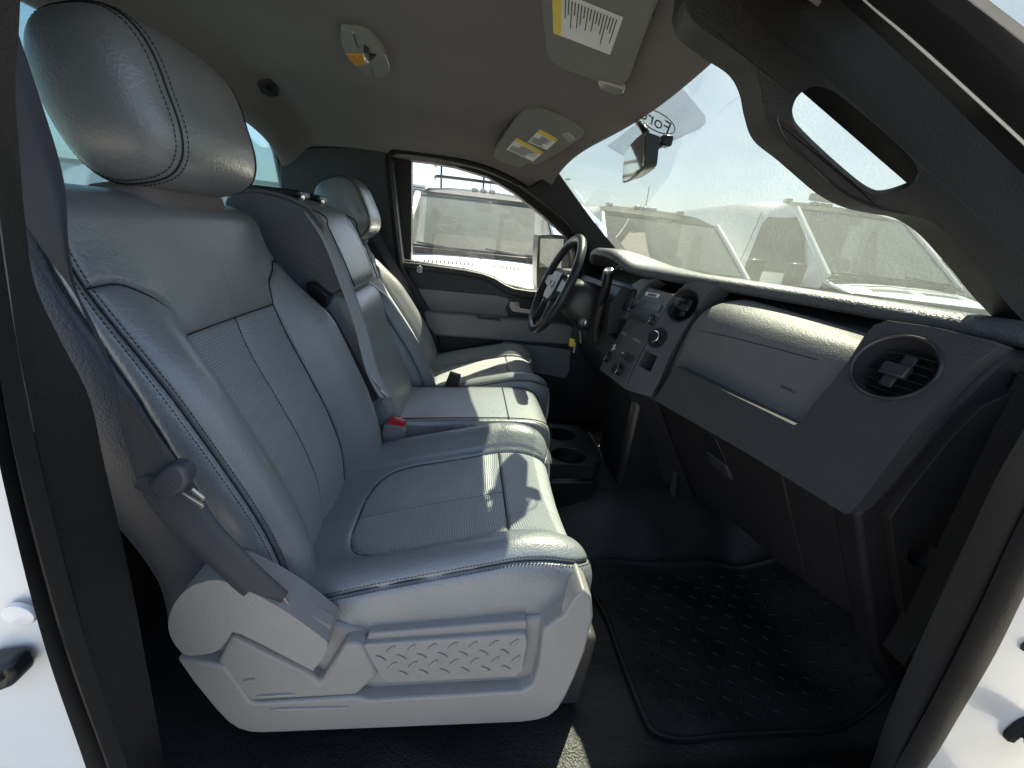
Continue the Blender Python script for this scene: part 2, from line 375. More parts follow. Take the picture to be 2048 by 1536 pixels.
# ---- headliner
def head_x(y): q = (y-CYAR)/.62; return .405-.085*q*q
def ceil_fn(u, v):
    y = .45+v*1.31; xf = head_x(y)+.004; x = -.72+u*(xf+.72)
    e = np.abs(y-CYAR)/.69
    z = 1.148-.075*e**4-.03*e**14-.055*sstep(.16, .42, x)-.10*sstep(.55, 1, (-x-.42)/.3)*.9
    z = z-.012*np.exp(-((x-.10-.08*np.cos((y-CYAR)*5))/.05)**2)*(1-e**2)      # shallow fold above the visors
    # the side rail dips towards the windscreen pillar
    z = z-.075*sstep(-.05, .38, x)*e**6
    return np.stack([x, y, z], -1)
o = sheet('ceiling', ceil_fn, 120, 120, 'headliner', thick=.004); finish(o, kind='structure')
def ceil_at(x, y):
    xf = head_x(y)+.004; u = (x+.72)/(xf+.72); v = (y-.45)/1.31; return ceil_fn(np.array(u), np.array(v))
def ceil_hit(px, py):
    d = ray(px, py); t = np.linspace(.15, 2.6, 2500); P = CAMP+t[:, None]*d
    y = np.clip(P[:, 1], .45, 1.76); c = ceil_at(np.minimum(P[:, 0], head_x(y)+.004), y)[:, 2]
    k = np.nonzero(P[:, 2] > c)[0]; return P[k[0]] if len(k) else AZ(px, py, 1.1)
# ---- sheet metal behind the trim keeps the light out
def roof_fn(u, v):
    y = .40+v*1.42; xf = head_x(y)+.012; x = -.80+u*(xf+.80); e = np.abs(y-CYAR)/.76
    return np.stack([x, y, 1.205-.09*e**4-.10*sstep(.05, .40, x)-.05*sstep(.6, 1, (-x-.4)/.4)], -1)
sheet('roof_panel', roof_fn, 40, 40, 'white', CAB, thick=.006)
mesh_obj('firewall', [(1.26, .3, -.2), (1.26, 1.86, -.2), (1.22, 1.86, .70), (1.22, .3, .70)], [(0, 1, 2, 3)], 'black', CAB)
# ---- rear wall with its window opening
yw0, yw1, zw0, zw1 = .40, 1.765, .68, 1.065
def xr(z): return -.66-.07*(z-.2)/.8
def rear_pt(y, z, d=0): return np.array([xr(z)+d, y, z])
wl = [(yw0+.05, zw0), (yw1-.04, zw0), (yw1, zw0+.04), (yw1-.015, zw1-.07), (yw1-.05, zw1-.012), (yw1-.12, zw1), (yw0+.12, zw1), (yw0+.05, zw1-.012), (yw0+.015, zw1-.07), (yw0, zw0+.04)]
ol = [(.30, -.15), (1.82, -.15), (1.82, .9), (1.78, 1.14), (.34, 1.14), (.30, .9)]
prism('rear_wall', [rear_pt(a, b) for a, b in ol], [rear_pt(a, b, -.025) for a, b in ol], 'trim', CAB, [([rear_pt(a, b) for a, b in wl], [rear_pt(a, b, -.025) for a, b in wl])], .006)
RW = thing('rear_window', rear_pt(CYAR, zw0, -.03), 'dusty tinted rear window of the pickup cab behind the headrests', 'window')
prism('pane', [rear_pt(a, b, -.010) for a, b in wl], [rear_pt(a, b, -.014) for a, b in wl], 'rearglass', RW, bev=0)
tube('seal', [rear_pt(a, b, .001) for a, b in smoothpoly(wl, 80)], .007, 'rubber', RW, 8, True)

# ================================================================== SEATS
def densify(ctrl, n=400):
    P = smoothpoly(ctrl, len(ctrl)*20, False); s = np.linspace(0, 1, len(P)); t = np.linspace(0, 1, n)
    return np.stack([np.interp(t, s, P[:, k]) for k in range(P.shape[1])], 1)
def mirror(half): return half + [(-a, b) for a, b in half[-2::-1]]
B_LOW = densify(mirror([(-.175, -.175), (-.215, -.14), (-.234, -.085), (-.238, -.03), (-.226, .018), (-.198, .043), (-.168, .037), (-.138, .013), (-.118, .0), (-.06, -.005), (0, -.007)]))
B_TOP = densify(mirror([(-.175, -.15), (-.21, -.125), (-.226, -.085), (-.226, -.04), (-.212, -.010), (-.185, .0), (-.16, .004), (-.135, .007), (-.115, .009), (-.06, .011), (0, .012)]))
C_PROF = densify(mirror([(-.19, -.14), (-.222, -.11), (-.236, -.055), (-.238, -.008), (-.229, .030), (-.206, .047), (-.180, .044), (-.152, .026), (-.132, .012), (-.07, .0), (0, -.004)]))
B_BASE = densify([(-.262, .15), (-.256, .22), (-.258, .30), (-.278, .385), (-.312, .475), (-.343, .55), (-.369, .62), (-.394, .695), (-.408, .755)])
C_BASE = densify([(-.34, .20), (-.226, .212), (-.10, .245), (.04, .278), (.11, .293), (.165, .289), (.206, .264), (.222, .22), (.220, .165)])
def interp2(T, t):
    x = np.clip(t, 0, 1)*(len(T)-1); i = np.minimum(x.astype(int), len(T)-2); f = (x-i)[..., None]; return T[i]*(1-f)+T[i+1]*f
def tang(T, t): e = 2e-3; d = interp2(T, t+e)-interp2(T, t-e); return d/(np.linalg.norm(d, axis=-1)[..., None]+1e-9)
TV = .86
def S_back(s, v):
    s, v = np.broadcast_arrays(np.asarray(s, float), np.asarray(v, float))
    b = 1-sstep(.52, .82, v); low = interp2(B_LOW, s); top = interp2(B_TOP, s); pr = low*b[..., None]+top*(1-b)[..., None]
    lat, fwd = pr[..., 0], pr[..., 1]
    fwd = fwd + .022*np.maximum(fwd, 0)/.043*(lat > 0)*b
    vb = np.minimum(v/TV, 1); base = interp2(B_BASE, vb); t = tang(B_BASE, vb); nx, nz = t[..., 1], -t[..., 0]
    th = np.clip((v-TV)/(1-TV), 0, 1)*math.pi/2
    rear = -.155; fw = rear+(fwd-rear)*np.cos(th)**.75; up = .050*np.sin(th)
    w = (1-.035*sstep(.7, 1, v))*(1-.10*(1-np.cos(th))); lat = lat*w
    x = base[..., 0]+nx*fw+t[..., 0]*up; z = base[..., 1]+nz*fw+t[..., 1]*up
    return np.stack([x, lat, z], -1)
def S_cush(s, v):
    s, v = np.broadcast_arrays(np.asarray(s, float), np.asarray(v, float))
    pr = interp2(C_PROF, s); lat, h = pr[..., 0], pr[..., 1]
    base = interp2(C_BASE, v); t = tang(C_BASE, v); nx, nz = -t[..., 1], t[..., 0]
    k = np.where(h > 0, 1-.45*sstep(.66, .86, v), 1-.3*sstep(.62, .9, v)); k = np.where(h < 0, np.where(v > .7, np.maximum(k-2.0*(v-.7), .0), k), k); h = h*k
    lat = lat*(1-.05*sstep(.6, 1, v))
    edge = (np.abs(lat)/.238)**4
    x = base[..., 0]+nx*h-.03*edge*sstep(.5, .9, v); z = base[..., 1]+nz*h
    return np.stack([x, lat, z], -1)
def pad(parent, S, T, nu, nv, panels, seams, gd=.005, gw=.0032, puff=.005, pr=.03, smin=0, smax=1):
    s = np.linspace(smin, smax, nu); v = np.linspace(0, 1, nv); ss, vv = np.meshgrid(s, v, indexing='ij')
    P = S(ss, vv); e = 1e-3
    N = np.cross(S(ss+e, vv)-S(ss-e, vv), S(ss, vv+e)-S(ss, vv-e)); N /= np.linalg.norm(N, axis=-1)[..., None]+1e-12
    seams = [np.stack([np.interp(np.linspace(0, 1, 320), np.linspace(0, 1, len(q)), np.array(q)[:, k]) for k in (0, 1)], 1) for q in seams]
    C3 = np.concatenate([S(q[:, 0], q[:, 1]) for q in seams]) if seams else np.zeros((1, 3))+9
    flat = P.reshape(-1, 3); d = np.empty(len(flat))
    for i in range(0, len(flat), 2000):
        d[i:i+2000] = np.sqrt(((flat[i:i+2000, None]-C3[None])**2).sum(-1)).min(1)
    d = d.reshape(P.shape[:2])
    sgn = -1 if N[nu//2, nv//2, 0]+N[nu//2, nv//2, 2] < 0 else 1; N *= sgn
    P = P+N*((-gd*np.exp(-(d/gw)**2)+puff*(1-np.exp(-d/pr)))*1.0)[..., None]
    du = np.cumsum(np.r_[np.zeros((1, nv)), np.linalg.norm(np.diff(P, axis=0), axis=-1)], 0); du -= du[nu//2]
    dv = np.cumsum(np.c_[np.zeros(nu), np.linalg.norm(np.diff(P, axis=1), axis=-1)], 1)
    uv = np.stack([du, dv], -1).reshape(-1, 2)
    V = T(P.reshape(-1, 3)); F4 = np.array(gridfaces(nu, nv)); sf = ss.reshape(-1)[F4].mean(1); vf = vv.reshape(-1)[F4].mean(1)
    left = np.ones(len(F4), bool); out = []
    for name, fn, mm in panels:
        k = left & fn(sf, vf); left &= ~k
        if not k.any(): continue
        idx, inv = np.unique(F4[k], return_inverse=True)
        o = mesh_obj(name, V[idx], inv.reshape(-1, 4), mm, parent, True, 180, uv=uv[idx]); out.append(o)
        if T(np.array([[0, .1, 0]]))[0][1]-T(np.array([[0, 0, 0]]))[0][1] < 0: o.data.flip_normals()
        if sgn < 0: o.data.flip_normals()
    def surf(q, off=0):
        q = np.array(q); p = S(q[:, 0], q[:, 1]); n = np.cross(S(q[:, 0]+e, q[:, 1])-S(q[:, 0]-e, q[:, 1]), S(q[:, 0], q[:, 1]+e)-S(q[:, 0], q[:, 1]-e)); n /= np.linalg.norm(n, axis=1)[:, None]+1e-12
        return T(p+n*sgn*off)
    return out, surf
def curve(pts, n=80): return smoothpoly(pts, n, False)
def stitch_data(P, pitch=.0055, ln=.0036, r=.0007):
    L = np.r_[0, np.cumsum(np.linalg.norm(np.diff(P, axis=0), axis=1))]; out = []
    for a in np.arange(0, L[-1]-ln, pitch):
        q = np.stack([np.stack([np.interp([a, a+ln], L, P[:, k]) for k in range(3)], 1)])[0]
        out.append(tube_data(q, r, 4))
    return out
def IX(i): return i/20.
def super_head(lat, hgt, dep, nu=72, nv=64):
    th = np.linspace(-math.pi, math.pi, nv, endpoint=False); la = np.linspace(-1, 1, nu)
    L, Tt = np.meshgrid(la, th, indexing='ij')
    k = (1-np.abs(np.sin(L*math.pi/2))**6.5)**(1/2.6); sp = lambda a, p: np.sign(a)*np.abs(a)**p
    x = sp(np.cos(Tt), .72)*dep*k; z = sp(np.sin(Tt), .72)*hgt*k
    x = x+.012*(1-np.abs(np.sin(L*math.pi/2))**2)*(np.cos(Tt) > 0)*np.cos(Tt)+.10*z*(z > 0)*.6-.10*z*(z < 0)*.3
    return np.stack([x, np.sin(L*math.pi/2)*lat, z], -1), L
def make_seat(name, cy, dx, rec, mir, label, full, dxb=0):
    R = thing(name, (-.02+dx, cy, -.06), label, 'car seat', None)
    piv = np.array([-.25, 0, .18])
    def Tc(P): return np.stack([P[:, 0]+dx, cy+mir*P[:, 1], P[:, 2]], 1)
    ca, sa = math.cos(rec), math.sin(rec)
    def Tb(P): d = P-piv; return Tc(np.stack([piv[0]+dxb+d[:, 0]*ca-d[:, 2]*sa, d[:, 1], piv[2]+d[:, 0]*sa+d[:, 2]*ca], 1))
    # ---- backrest
    vt, vs_ = .640, .72
    i8, i12 = IX(7.9), IX(12.1)
    outl = lambda v: IX(4.15)
    s_ins = [curve([(i8, 0), (i8, .3), (i8, vt)]), curve([(i12, 0), (i12, .3), (i12, vt)]), curve([(i8, vt), (.5, vt), (i12, vt)], 50), curve([(.5, 0), (.5, .3), (.5, vt)], 60)]
    yl = curve([(i8, vt), (IX(7.4), vt+.045), (IX(6.2), vs_), (IX(5.2), vs_+.022), (IX(4.15), vs_+.022)], 50)
    yr = curve([(i12, vt), (IX(12.6), vt+.045), (IX(13.8), vs_), (IX(14.8), vs_+.022), (IX(15.85), vs_+.022)], 50)
    st1 = curve([(IX(4.15), 0), (IX(4.15), .4), (IX(4.15), .8), (IX(4.2), .98)]); st2 = curve([(IX(15.85), 0), (IX(15.85), .4), (IX(15.85), .8), (IX(15.8), .98)])
    sd = curve([(IX(3.0), 0), (IX(3.2), .3), (IX(3.55), .6), (IX(3.75), .95)])
    def vyoke(s): 
        return np.where(s < .5, np.interp(s, yl[::-1, 0], yl[::-1, 1]), np.interp(s, yr[:, 0], yr[:, 1])) + 0*s
    def m_ins_l(s, v): return (s > i8) & (s <= .5) & (v < vt)
    def m_ins_r(s, v): return (s > .5) & (s < i12) & (v < vt)
    q = lambda s: np.where((s > i8) & (s < i12), vt, vyoke(s))
    inner = lambda s: (s > IX(4.15)) & (s < IX(15.85))
    BK = bpy.data.objects.new('backrest', None); COL.objects.link(BK); BK.parent = R; BK.location = Vector((-.26, 0, .20))
    panels = [('insert_panel', m_ins_l, 'insert'), ('insert_panel', m_ins_r, 'insert'),
              ('yoke_panel', lambda s, v: inner(s) & (v >= q(s)), 'leather'),
              ('bolster', lambda s, v: inner(s) & (s < .5), 'leather'), ('bolster', lambda s, v: inner(s), 'leather'),
              ('side_panel', lambda s, v: (s < .5) & (s > np.interp(v, sd[:, 1], sd[:, 0])), 'leather'),
              ('back_panel', lambda s, v: s < .5, 'leather_shaded'), ('side_panel', lambda s, v: s > .5, 'leather')]
    nu, nv = (260, 200) if full else (170, 130)
    out, surf = pad(BK, S_back, Tb, nu, nv, panels, s_ins+[yl, yr, st1, st2, sd])
    for c in s_ins+[yl, yr, st1, st2, sd]: tube('seam', surf(c, -.0026), .0009, 'seam', BK, 5)
    stl = []
    for c in (st1, st2):
        for off in (-.10, .10):
            c2 = c.copy(); c2[:, 0] += IX(off*1.5); c2 = c2[c2[:, 1] > .02]; stl += stitch_data(surf(c2, .0008))
    joined('stitching', stl, 'seam', BK, smooth=False, kind='stuff')
    # ---- cushion
    CU = bpy.data.objects.new('cushion', None); COL.objects.link(CU); CU.parent = R; CU.location = Vector((0, 0, .25))
    vr, vsplit = .175, .475
    a, b = IX(8.05), IX(11.95)
    il = curve([(.5, vr-.02), (IX(9.1), vr-.015), (IX(8.4), vr+.01), (a, vr+.06), (a, .35), (a, .6), (IX(7.9), .72), (IX(7.6), .82), (IX(7.5), 1)], 100)
    ir = il.copy(); ir[:, 0] = 1-ir[:, 0]
    sp = curve([(a, vsplit), (.5, vsplit), (b, vsplit)], 40); cs = curve([(.5, vr-.02), (.5, .3), (.5, vsplit)], 50)
    o1 = curve([(IX(4.2), .10), (IX(4.2), .4), (IX(4.25), .62), (IX(4.7), .70), (IX(5.8), .745), (IX(7.6), .755)], 90); o2 = o1.copy(); o2[:, 0] = 1-o2[:, 0]
    ils = lambda v: np.interp(v, il[:, 1], il[:, 0])
    def ins(s, v): return (v > vr-.018) & (s > ils(v)) & (s < 1-ils(v))
    def topm(s, v):
        lim = np.interp(v, [0, .62, .66, .70, .745, .756, .757, 1], [IX(4.2), IX(4.25), IX(4.4), IX(4.7), IX(5.8), IX(7.6), .5, .5])
        return (s > lim) & (s < 1-lim)
    panels = [('insert_panel', lambda s, v: ins(s, v) & (v < vsplit) & (s < .5), 'insert'), ('insert_panel', lambda s, v: ins(s, v) & (v < vsplit), 'insert'),
              ('front_insert', ins, 'insert'), ('bolster', lambda s, v: topm(s, v) & (s < .5), 'leather'), ('bolster', topm, 'leather'),
              ('side_panel', lambda s, v: s < .5, 'leather'), ('side_panel', lambda s, v: s >= .5, 'leather')]
    out, surf = pad(CU, S_cush, Tc, nu, nv, panels, [il, ir, sp, cs, o1, o2], puff=.005)
    for c in (il, ir, sp, cs, o1, o2): tube('seam', surf(c, -.0026), .0009, 'seam', CU, 5)
    stl = []
    for c in (o1, o2):
        for off in (-.14, .14):
            c2 = c.copy(); d = np.gradient(c2, axis=0); nrm = np.stack([d[:, 1]*.35, -d[:, 0]], 1); nrm /= np.linalg.norm(nrm, axis=1)[:, None]
            c2[:, 0] += nrm[:, 0]*IX(off*1.1); c2[:, 1] += nrm[:, 1]*.009*np.sign(off); stl += stitch_data(surf(c2, .0008))
    joined('stitching', stl, 'seam', CU, smooth=False, kind='stuff')
    # ---- headrest
    hc = np.array([-.430, .008, .885]) if mir > 0 else np.array([-.395, 0, .852])
    P, L = super_head(.120, .092, .068) if mir > 0 else super_head(.120, .095, .073)
    n, k = P.shape[:2]; lean = roty(-.22); Pw = P @ lean.T+hc
    f = gridfaces(n, k, False, True)
    HR = bpy.data.objects.new('headrest', None); COL.objects.link(HR); HR.parent = R; HR.location = Vector((-.4, 0, .9))
    # seams run round the pillow near each end
    V = Tb(Pw.reshape(-1, 3)); lat = np.sin(L[:, 0]*math.pi/2)*.120
    for nm, lo, hi in (('end_panel', -1, -.090), ('face_panel', -.090, .090), ('end_panel', .090, 1)):
        ids = [i for i in range(n-1) if lo <= (lat[i]+lat[i+1])/2 < hi]
        fs = [f[i*k+j] for i in ids for j in range(k)]; idx, inv = np.unique(np.array(fs), return_inverse=True)
        o = mesh_obj(nm, V[idx], inv.reshape(-1, 4), 'leather', HR, True, 180); recalc_by(o, V.mean(0))
    sm, stl = [], []
    for sg in (-1, 1):
        for off, kind in ((0, 0), (-.007, 1), (.007, 1)):
            u = math.asin(np.clip(sg*.098/.135+off/.127, -1, 1))/(math.pi/2); i = (u+1)/2*(n-1); i0 = int(i); ft = i-i0
            ring = Pw[i0]*(1-ft)+Pw[i0+1]*ft; c0 = ring.mean(0); ring = c0+(ring-c0)*1.006; ring = Tb(np.r_[ring, ring[:1]])
            if kind: stl += stitch_data(ring)
            else: sm.append(tube_data(ring[:-1], .0014, 5, True))
    for q_ in sm: recalc(mesh_obj('seam', *q_, 'seam', HR))
    joined('stitching', stl, 'seam', HR, smooth=False, kind='stuff')
    bc = hc+np.array([-.03, 0, -.125 if mir > 0 else -.112])
    ov, of = box_data((0, 0, 0), (.09, .17, .045)); o = recalc(mesh_obj('base_cover', Tb((ov @ lean.T)+bc+np.array([.012, 0, .018])), of, 'headliner', HR)); bevel(o, .018, 4)
    for s_ in (-.06, .06): tube('post', Tb(np.array([[hc[0]-.02, s_, hc[2]-.03], [hc[0]+.008, s_, .72]])), .006, 'chrome', HR)
    return R, Tb, Tc
def recalc_by(o, c):
    """make the normals of an open shell point away from c"""
    me = o.data; cc = Vector(c)-worldpos(o)
    s = sum((p.center-cc).dot(p.normal) for p in me.polygons)
    if s < 0: me.flip_normals()
PS, TbP, TcP = make_seat('passenger_seat', .665, 0, 0, 1, 'grey leather bucket seat with ribbed inserts beside the open doorway', True)
DS, TbD, TcD = make_seat('driver_seat', 1.46, .085, math.radians(11), -1, 'grey leather seat behind the steering wheel, partly lit by sun', False, .03)

# ---- outer plastic shield of the passenger seat
SH = bpy.data.objects.new('side_shield', None); COL.objects.link(SH); SH.parent = PS; SH.location = Vector((0, -.25, .08))
ysh = .408
yprism('shield_base', [(356, 1322), (372, 1235), (470, 1210), (560, 1222), (735, 1268), (745, 1284), (900, 1262), (1050, 1240), (1128, 1232), (1148, 1235), (1150, 1260), (1140, 1330), (1110, 1400), (1065, 1432), (780, 1445), (505, 1455), (470, 1445), (390, 1355)], ysh+.008, .47, 'shield', SH, .006)
rim = [(352, 1318), (400, 1325), (452, 1335), (500, 1404), (512, 1408), (712, 1396), (742, 1402), (775, 1400), (1045, 1384), (1066, 1372), (1078, 1330), (1086, 1262), (1128, 1232), (1150, 1196), (1168, 1180), (1184, 1196), (1187, 1235), (1170, 1305), (1150, 1356), (1132, 1394), (1116, 1420), (1098, 1434), (1072, 1442), (1040, 1446), (780, 1457), (530, 1467), (500, 1466), (476, 1459), (455, 1446), (430, 1420), (385, 1365)]
yprism('shield_rim', rim, ysh-.012, .462, 'shield', SH, .009, seg=4)
yprism('recliner_cover', [(434, 1326), (462, 1272), (612, 1345), (640, 1368), (660, 1335), (690, 1288), (724, 1290), (755, 1352), (714, 1391), (506, 1403), (490, 1396)], ysh-.010, ysh+.03, 'shield', SH, .006, seg=3)
lev = yprism('recliner_lever', smoothpoly([(400, 1166), (440, 1161), (500, 1184), (570, 1222), (640, 1272), (655, 1288), (648, 1312), (628, 1338), (612, 1335), (480, 1268), (458, 1276), (440, 1298), (415, 1308), (372, 1310), (345, 1282), (336, 1245), (350, 1205), (375, 1178)], 54), ysh-.030, ysh+.02, 'shield', SH, .012, seg=4)
pl = yprism('tread_plate', [(722, 1291), (1052, 1268), (1056, 1285), (1047, 1342), (1032, 1355), (776, 1367), (762, 1359)], ysh-.006, ysh+.02, 'shield', SH, .003)
yprism('plate_ledge', [(728, 1287), (738, 1268), (1054, 1242), (1054, 1266)], ysh+.002, ysh+.03, 'shield', SH, .003)
tread_me = None
def tread_at(px, py, ang, parent, y, ln=.018, w=.006):
    global tread_me
    c = AY(px, py, y)
    if tread_me is None:
        P = [np.array([t*ln/2, 0, 0]) for t in (-1, -.8, 0, .8, 1)]
        v, f = tube_data(P, [.0006, w/2*.8, w/2, w/2*.8, .0006], 8); v[:, 1] *= .55
        o = mesh_obj('tread', v+np.array([0, .0, 0]), f, 'shield', None, True, 180, base=(0, 0, 0)); tread_me = o.data; bpy.data.objects.remove(o)
    o = bpy.data.objects.new('tread', tread_me); COL.objects.link(o); o.parent = parent; o.location = Vector(c)-worldpos(parent); o.rotation_euler = (0, -ang, 0)
for i in range(7):
    for (a, b, an) in ((570, 470, .85), (508, 528, -.68), (580, 573, .85), (650, 622, -.68)):
        if a == 650 and i == 6: continue
        x, y = a+130*i, b-7*i
        tread_at(600+x/3.15, 1150+y/3.15, an, pl, ysh-.0070)
for x0, x1, y in ((486, 511, 1362), (512, 590, 1392), (540, 700, 1418)):
    yy = ysh-.0105 if y < 1400 else ysh-.0125
    a, b = AY(x0, y, yy), AY(x1, y-4, yy); t = np.linspace(0, 1, 9)[:, None]
    v, f = tube_data(a*(1-t)+b*t, [.0005]+[.0028]*7+[.0005], 8); mesh_obj('ridge', v, f, 'shield', SH)
# pedestal under the seat
box('seat_riser', (.0, .66, .02), (.42, .36, .19), 'brownplastic', PS, .01)
box('seat_riser', (.205, .54, .03), (.13, .16, .19), 'brownplastic', PS, .012)
box('seat_track', (-.08, .47, -.035), (.30, .04, .05), 'black', PS, .006)

# ---- centre seat
CS = thing('center_seat', (-.1, 1.06, .1), 'narrow grey leather middle seat between the two bucket seats', 'car seat')
def rounded_loft(name, sections, m, parent, sub=2):
    return loft(name, sections, m, parent, True, True, sub, 60)
def ring_xz(pts, y0, y1, r=.03):
    """outline in x-z swept across y with softened ends"""
    P = np.array(pts, float); c = P.mean(0); out = []
    for y, k in ((y0, .90), (y0+r*.35, .975), (y0+r, 1.0), ((y0+y1)/2, 1.006), (y1-r, 1.0), (y1-r*.35, .975), (y1, .90)):
        q = c+(P-c)*np.array([1-(1-k)*1.0, 1-(1-k)*.6]); out.append([[a, y, b] for a, b in q])
    return out
def pillow(name, pts, y0, y1, m, parent, r=.03):
    o = rounded_loft(name, ring_xz(smoothpoly(pts, 40), y0, y1, r), m, parent, 1); return o
def off_line(z): return np.interp(z, [.2, .308, .377, .447, .554, .639, .737, .80], [-.145, -.150, -.193, -.226, -.247, -.271, -.307, -.342])
fx = lambda z: off_line(z)
y0c, y1c = .93, 1.195
up = [(fx(.63), .63), (fx(.70)+.012, .70), (fx(.78)+.006, .785), (fx(.80)-.02, .812), (-.44, .826), (-.505, .808), (-.51, .76), (-.48, .66), (-.43, .60), (-.35, .60)]
pillow('upper_pad', up, y0c+.006, y1c, 'leather', CS, .022)
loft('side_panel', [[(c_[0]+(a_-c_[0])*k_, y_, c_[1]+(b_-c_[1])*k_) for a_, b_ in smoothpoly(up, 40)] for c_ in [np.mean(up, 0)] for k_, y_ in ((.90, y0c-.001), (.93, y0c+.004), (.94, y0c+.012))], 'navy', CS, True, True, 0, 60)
lo = [(fx(.615), .615), (fx(.5)+.008, .50), (fx(.4)+.01, .40), (-.152, .30), (-.17, .245), (-.25, .21), (-.33, .27), (-.40, .45), (-.435, .585), (-.39, .615)]
pillow('lower_pad', lo, y0c+.004, y1c-.004, 'leather', CS, .02)
cz = [(-.22, .215), (-.21, .30), (-.12, .305), (.0, .312), (.14, .318), (.22, .312), (.255, .285), (.262, .22), (.25, .14), (-.2, .14)]
pillow('cushion', cz, y0c, y1c, 'leather', CS, .02)
for y in (y0c+.016, y1c-.016):
    tube('seam', smoothpoly([(x+.002, y, z+.0025) for x, z in cz[1:8]], 60, False), .0016, 'seam', CS, 5)
    tube('seam', smoothpoly([(fx(z)+.014, y, z) for z in (.64, .70, .76, .79)]+[(-.44, y, .822)], 40, False), .0016, 'seam', CS, 5)
tube('seam', [(.135, y, .3195) for y in np.linspace(y0c+.012, y1c-.012, 12)], .0014, 'seam', CS, 5)
# pivot arm, hinge cover and little chromed clips on the top of the folding back
hx = AY(628, 590, .935)
yprism('hinge_cover', [(608, 568), (622, 562), (660, 594), (652, 612), (642, 622), (624, 600)], .905, .935, 'black', CS, .004)
tube('hinge_arm', [AY(645, 625, .93), AY(665, 655, .93), AY(700, 720, .93), AY(745, 800, .93)], .016, 'charcoal_smooth', CS, 10)
box('head_slot', (-.43, 1.0, .826), (.12, .06, .014), 'black', CS, .004)
box('head_slot', (-.43, 1.12, .826), (.12, .06, .014), 'black', CS, .004)
for y in (.985, 1.11): box('post_collar', (-.372, y, .820), (.010, .012, .012), 'chrome', CS, .003)

# ---- seat belts
PB = thing('seat_belt', AY(330, 970, .385), 'black shoulder and lap belt hanging beside the passenger seat with its latch tongue', 'seat belt')
bp = [(-60, 20, .375), (8, 200, .385), (66, 358, .39), (112, 495, .39), (148, 578, .389), (190, 664, .388), (238, 773, .387), (270, 845, .385), (326, 965, .380)]
bd = [(.9, .1, .3), (.9, .1, .3), (.9, 0, .3), (.8, -.45, .25), (.68, -.7, .15), (.62, -.75, .1), (.66, -.7, .1), (.8, -.4, .2), (.9, .1, .35)]
ribbon('shoulder_webbing', [AY(*p) for p in bp], bd, .047, 'belt', PB)
lp = [(334, 972, .383), (352, 1000, .381), (395, 1060, .378), (452, 1115, .376), (505, 1165, .378), (560, 1208, .385)]
ld = [(.9, .2, .3), (.9, .2, .3), (.85, .1, .5), (.75, 0, .66), (.7, 0, .7), (.5, 0, .86)]
ribbon('lap_webbing', [AY(*p) for p in lp], ld, .047, 'belt', PB)
yprism('tongue_body', smoothpoly([(292, 972), (330, 935), (362, 938), (374, 962), (362, 985), (335, 1000), (305, 992)], 42), .368, .386, 'leather_shaded', PB, .004, seg=3)
for q in ([(358, 990), (364, 986), (407, 1012), (404, 1019)], [(378, 982), (383, 978), (408, 998), (406, 1004)]):
    yprism('tongue_blade', q, .374, .377, 'steel', PB, .0005)
yprism('webbing_fold', smoothpoly([(265, 972), (285, 955), (318, 965), (310, 990), (280, 985)], 30), .374, .392, 'belt', PB, .003)
yprism('anchor_link', [(540, 1188), (556, 1180), (580, 1212), (578, 1232), (562, 1222)], .388, .392, 'steel', PB, .001)
yprism('anchor_slot', [(566, 1215), (578, 1208), (662, 1255), (660, 1264)], .392, .41, 'shield', PB, .002)
CB = thing('seat_belt', AY(680, 600, .925), 'grey shoulder belt running down the near edge of the middle seat', 'seat belt')
cp = [(600, 402, .96), (622, 425, .945), (660, 490, .930), (696, 580, .922), (722, 655, .916), (745, 742, .910), (772, 795, .905)]
ribbon('webbing', [AY(*p) for p in cp], [(.2, 1, .1), (.3, .8, .1), (.4, .8, -.2), (.5, .7, -.2), (.5, .7, -.2), (.6, .6, -.2), (.6, .6, -.2)], .036, 'beltgrey', CB)
for q in ([(742, 752), (762, 775), (760, 782), (740, 762)], [(760, 778), (778, 796), (775, 802), (757, 785)]):
    yprism('tongue_blade', q, .900, .904, 'steel', CB, .0008)
BU = thing('seat_buckle', AY(788, 870, .925), 'grey seat belt buckle with red release button between the seats', 'seat buckle')
yprism('buckle_body', [(768, 848), (800, 852), (812, 862), (808, 888), (792, 900), (764, 890), (762, 865)], .905, .932, 'doorgrey', BU, .004, seg=3)
yprism('release_button', smoothpoly([(775, 842), (788, 838), (808, 845), (808, 853), (795, 859), (777, 850)], 36), .907, .925, 'red', BU, .003)
tube('stalk', [AY(785, 895, .92), AY(775, 925, .93), AY(770, 960, .95)], .012, 'charcoal_smooth', BU)
DBK = thing('seat_buckle', AY(905, 765, 1.23), 'slim dark grey buckle standing against the inner side of the seat by the steering wheel', 'seat buckle')
yprism('buckle_body', [(900, 745), (922, 752), (912, 788), (884, 786)], 1.215, 1.235, 'charcoal', DBK, .003)
DB = thing('seat_belt', AY(770, 500, 1.72), 'grey shoulder belt hanging from the pillar beyond the seat by the steering wheel', 'seat belt')
ribbon('webbing', [AY(734, 436, 1.72), AY(755, 480, 1.71), AY(785, 535, 1.705), (AY(815, 592, 1.70)), AY(850, 700, 1.70)], [(1, .1, .3)]*5, .042, 'belt', DB)
yprism('pillar_loop', smoothpoly([(728, 425), (735, 417), (746, 424), (746, 440), (735, 446)], 30), 1.69, 1.72, 'black', DB, .003)

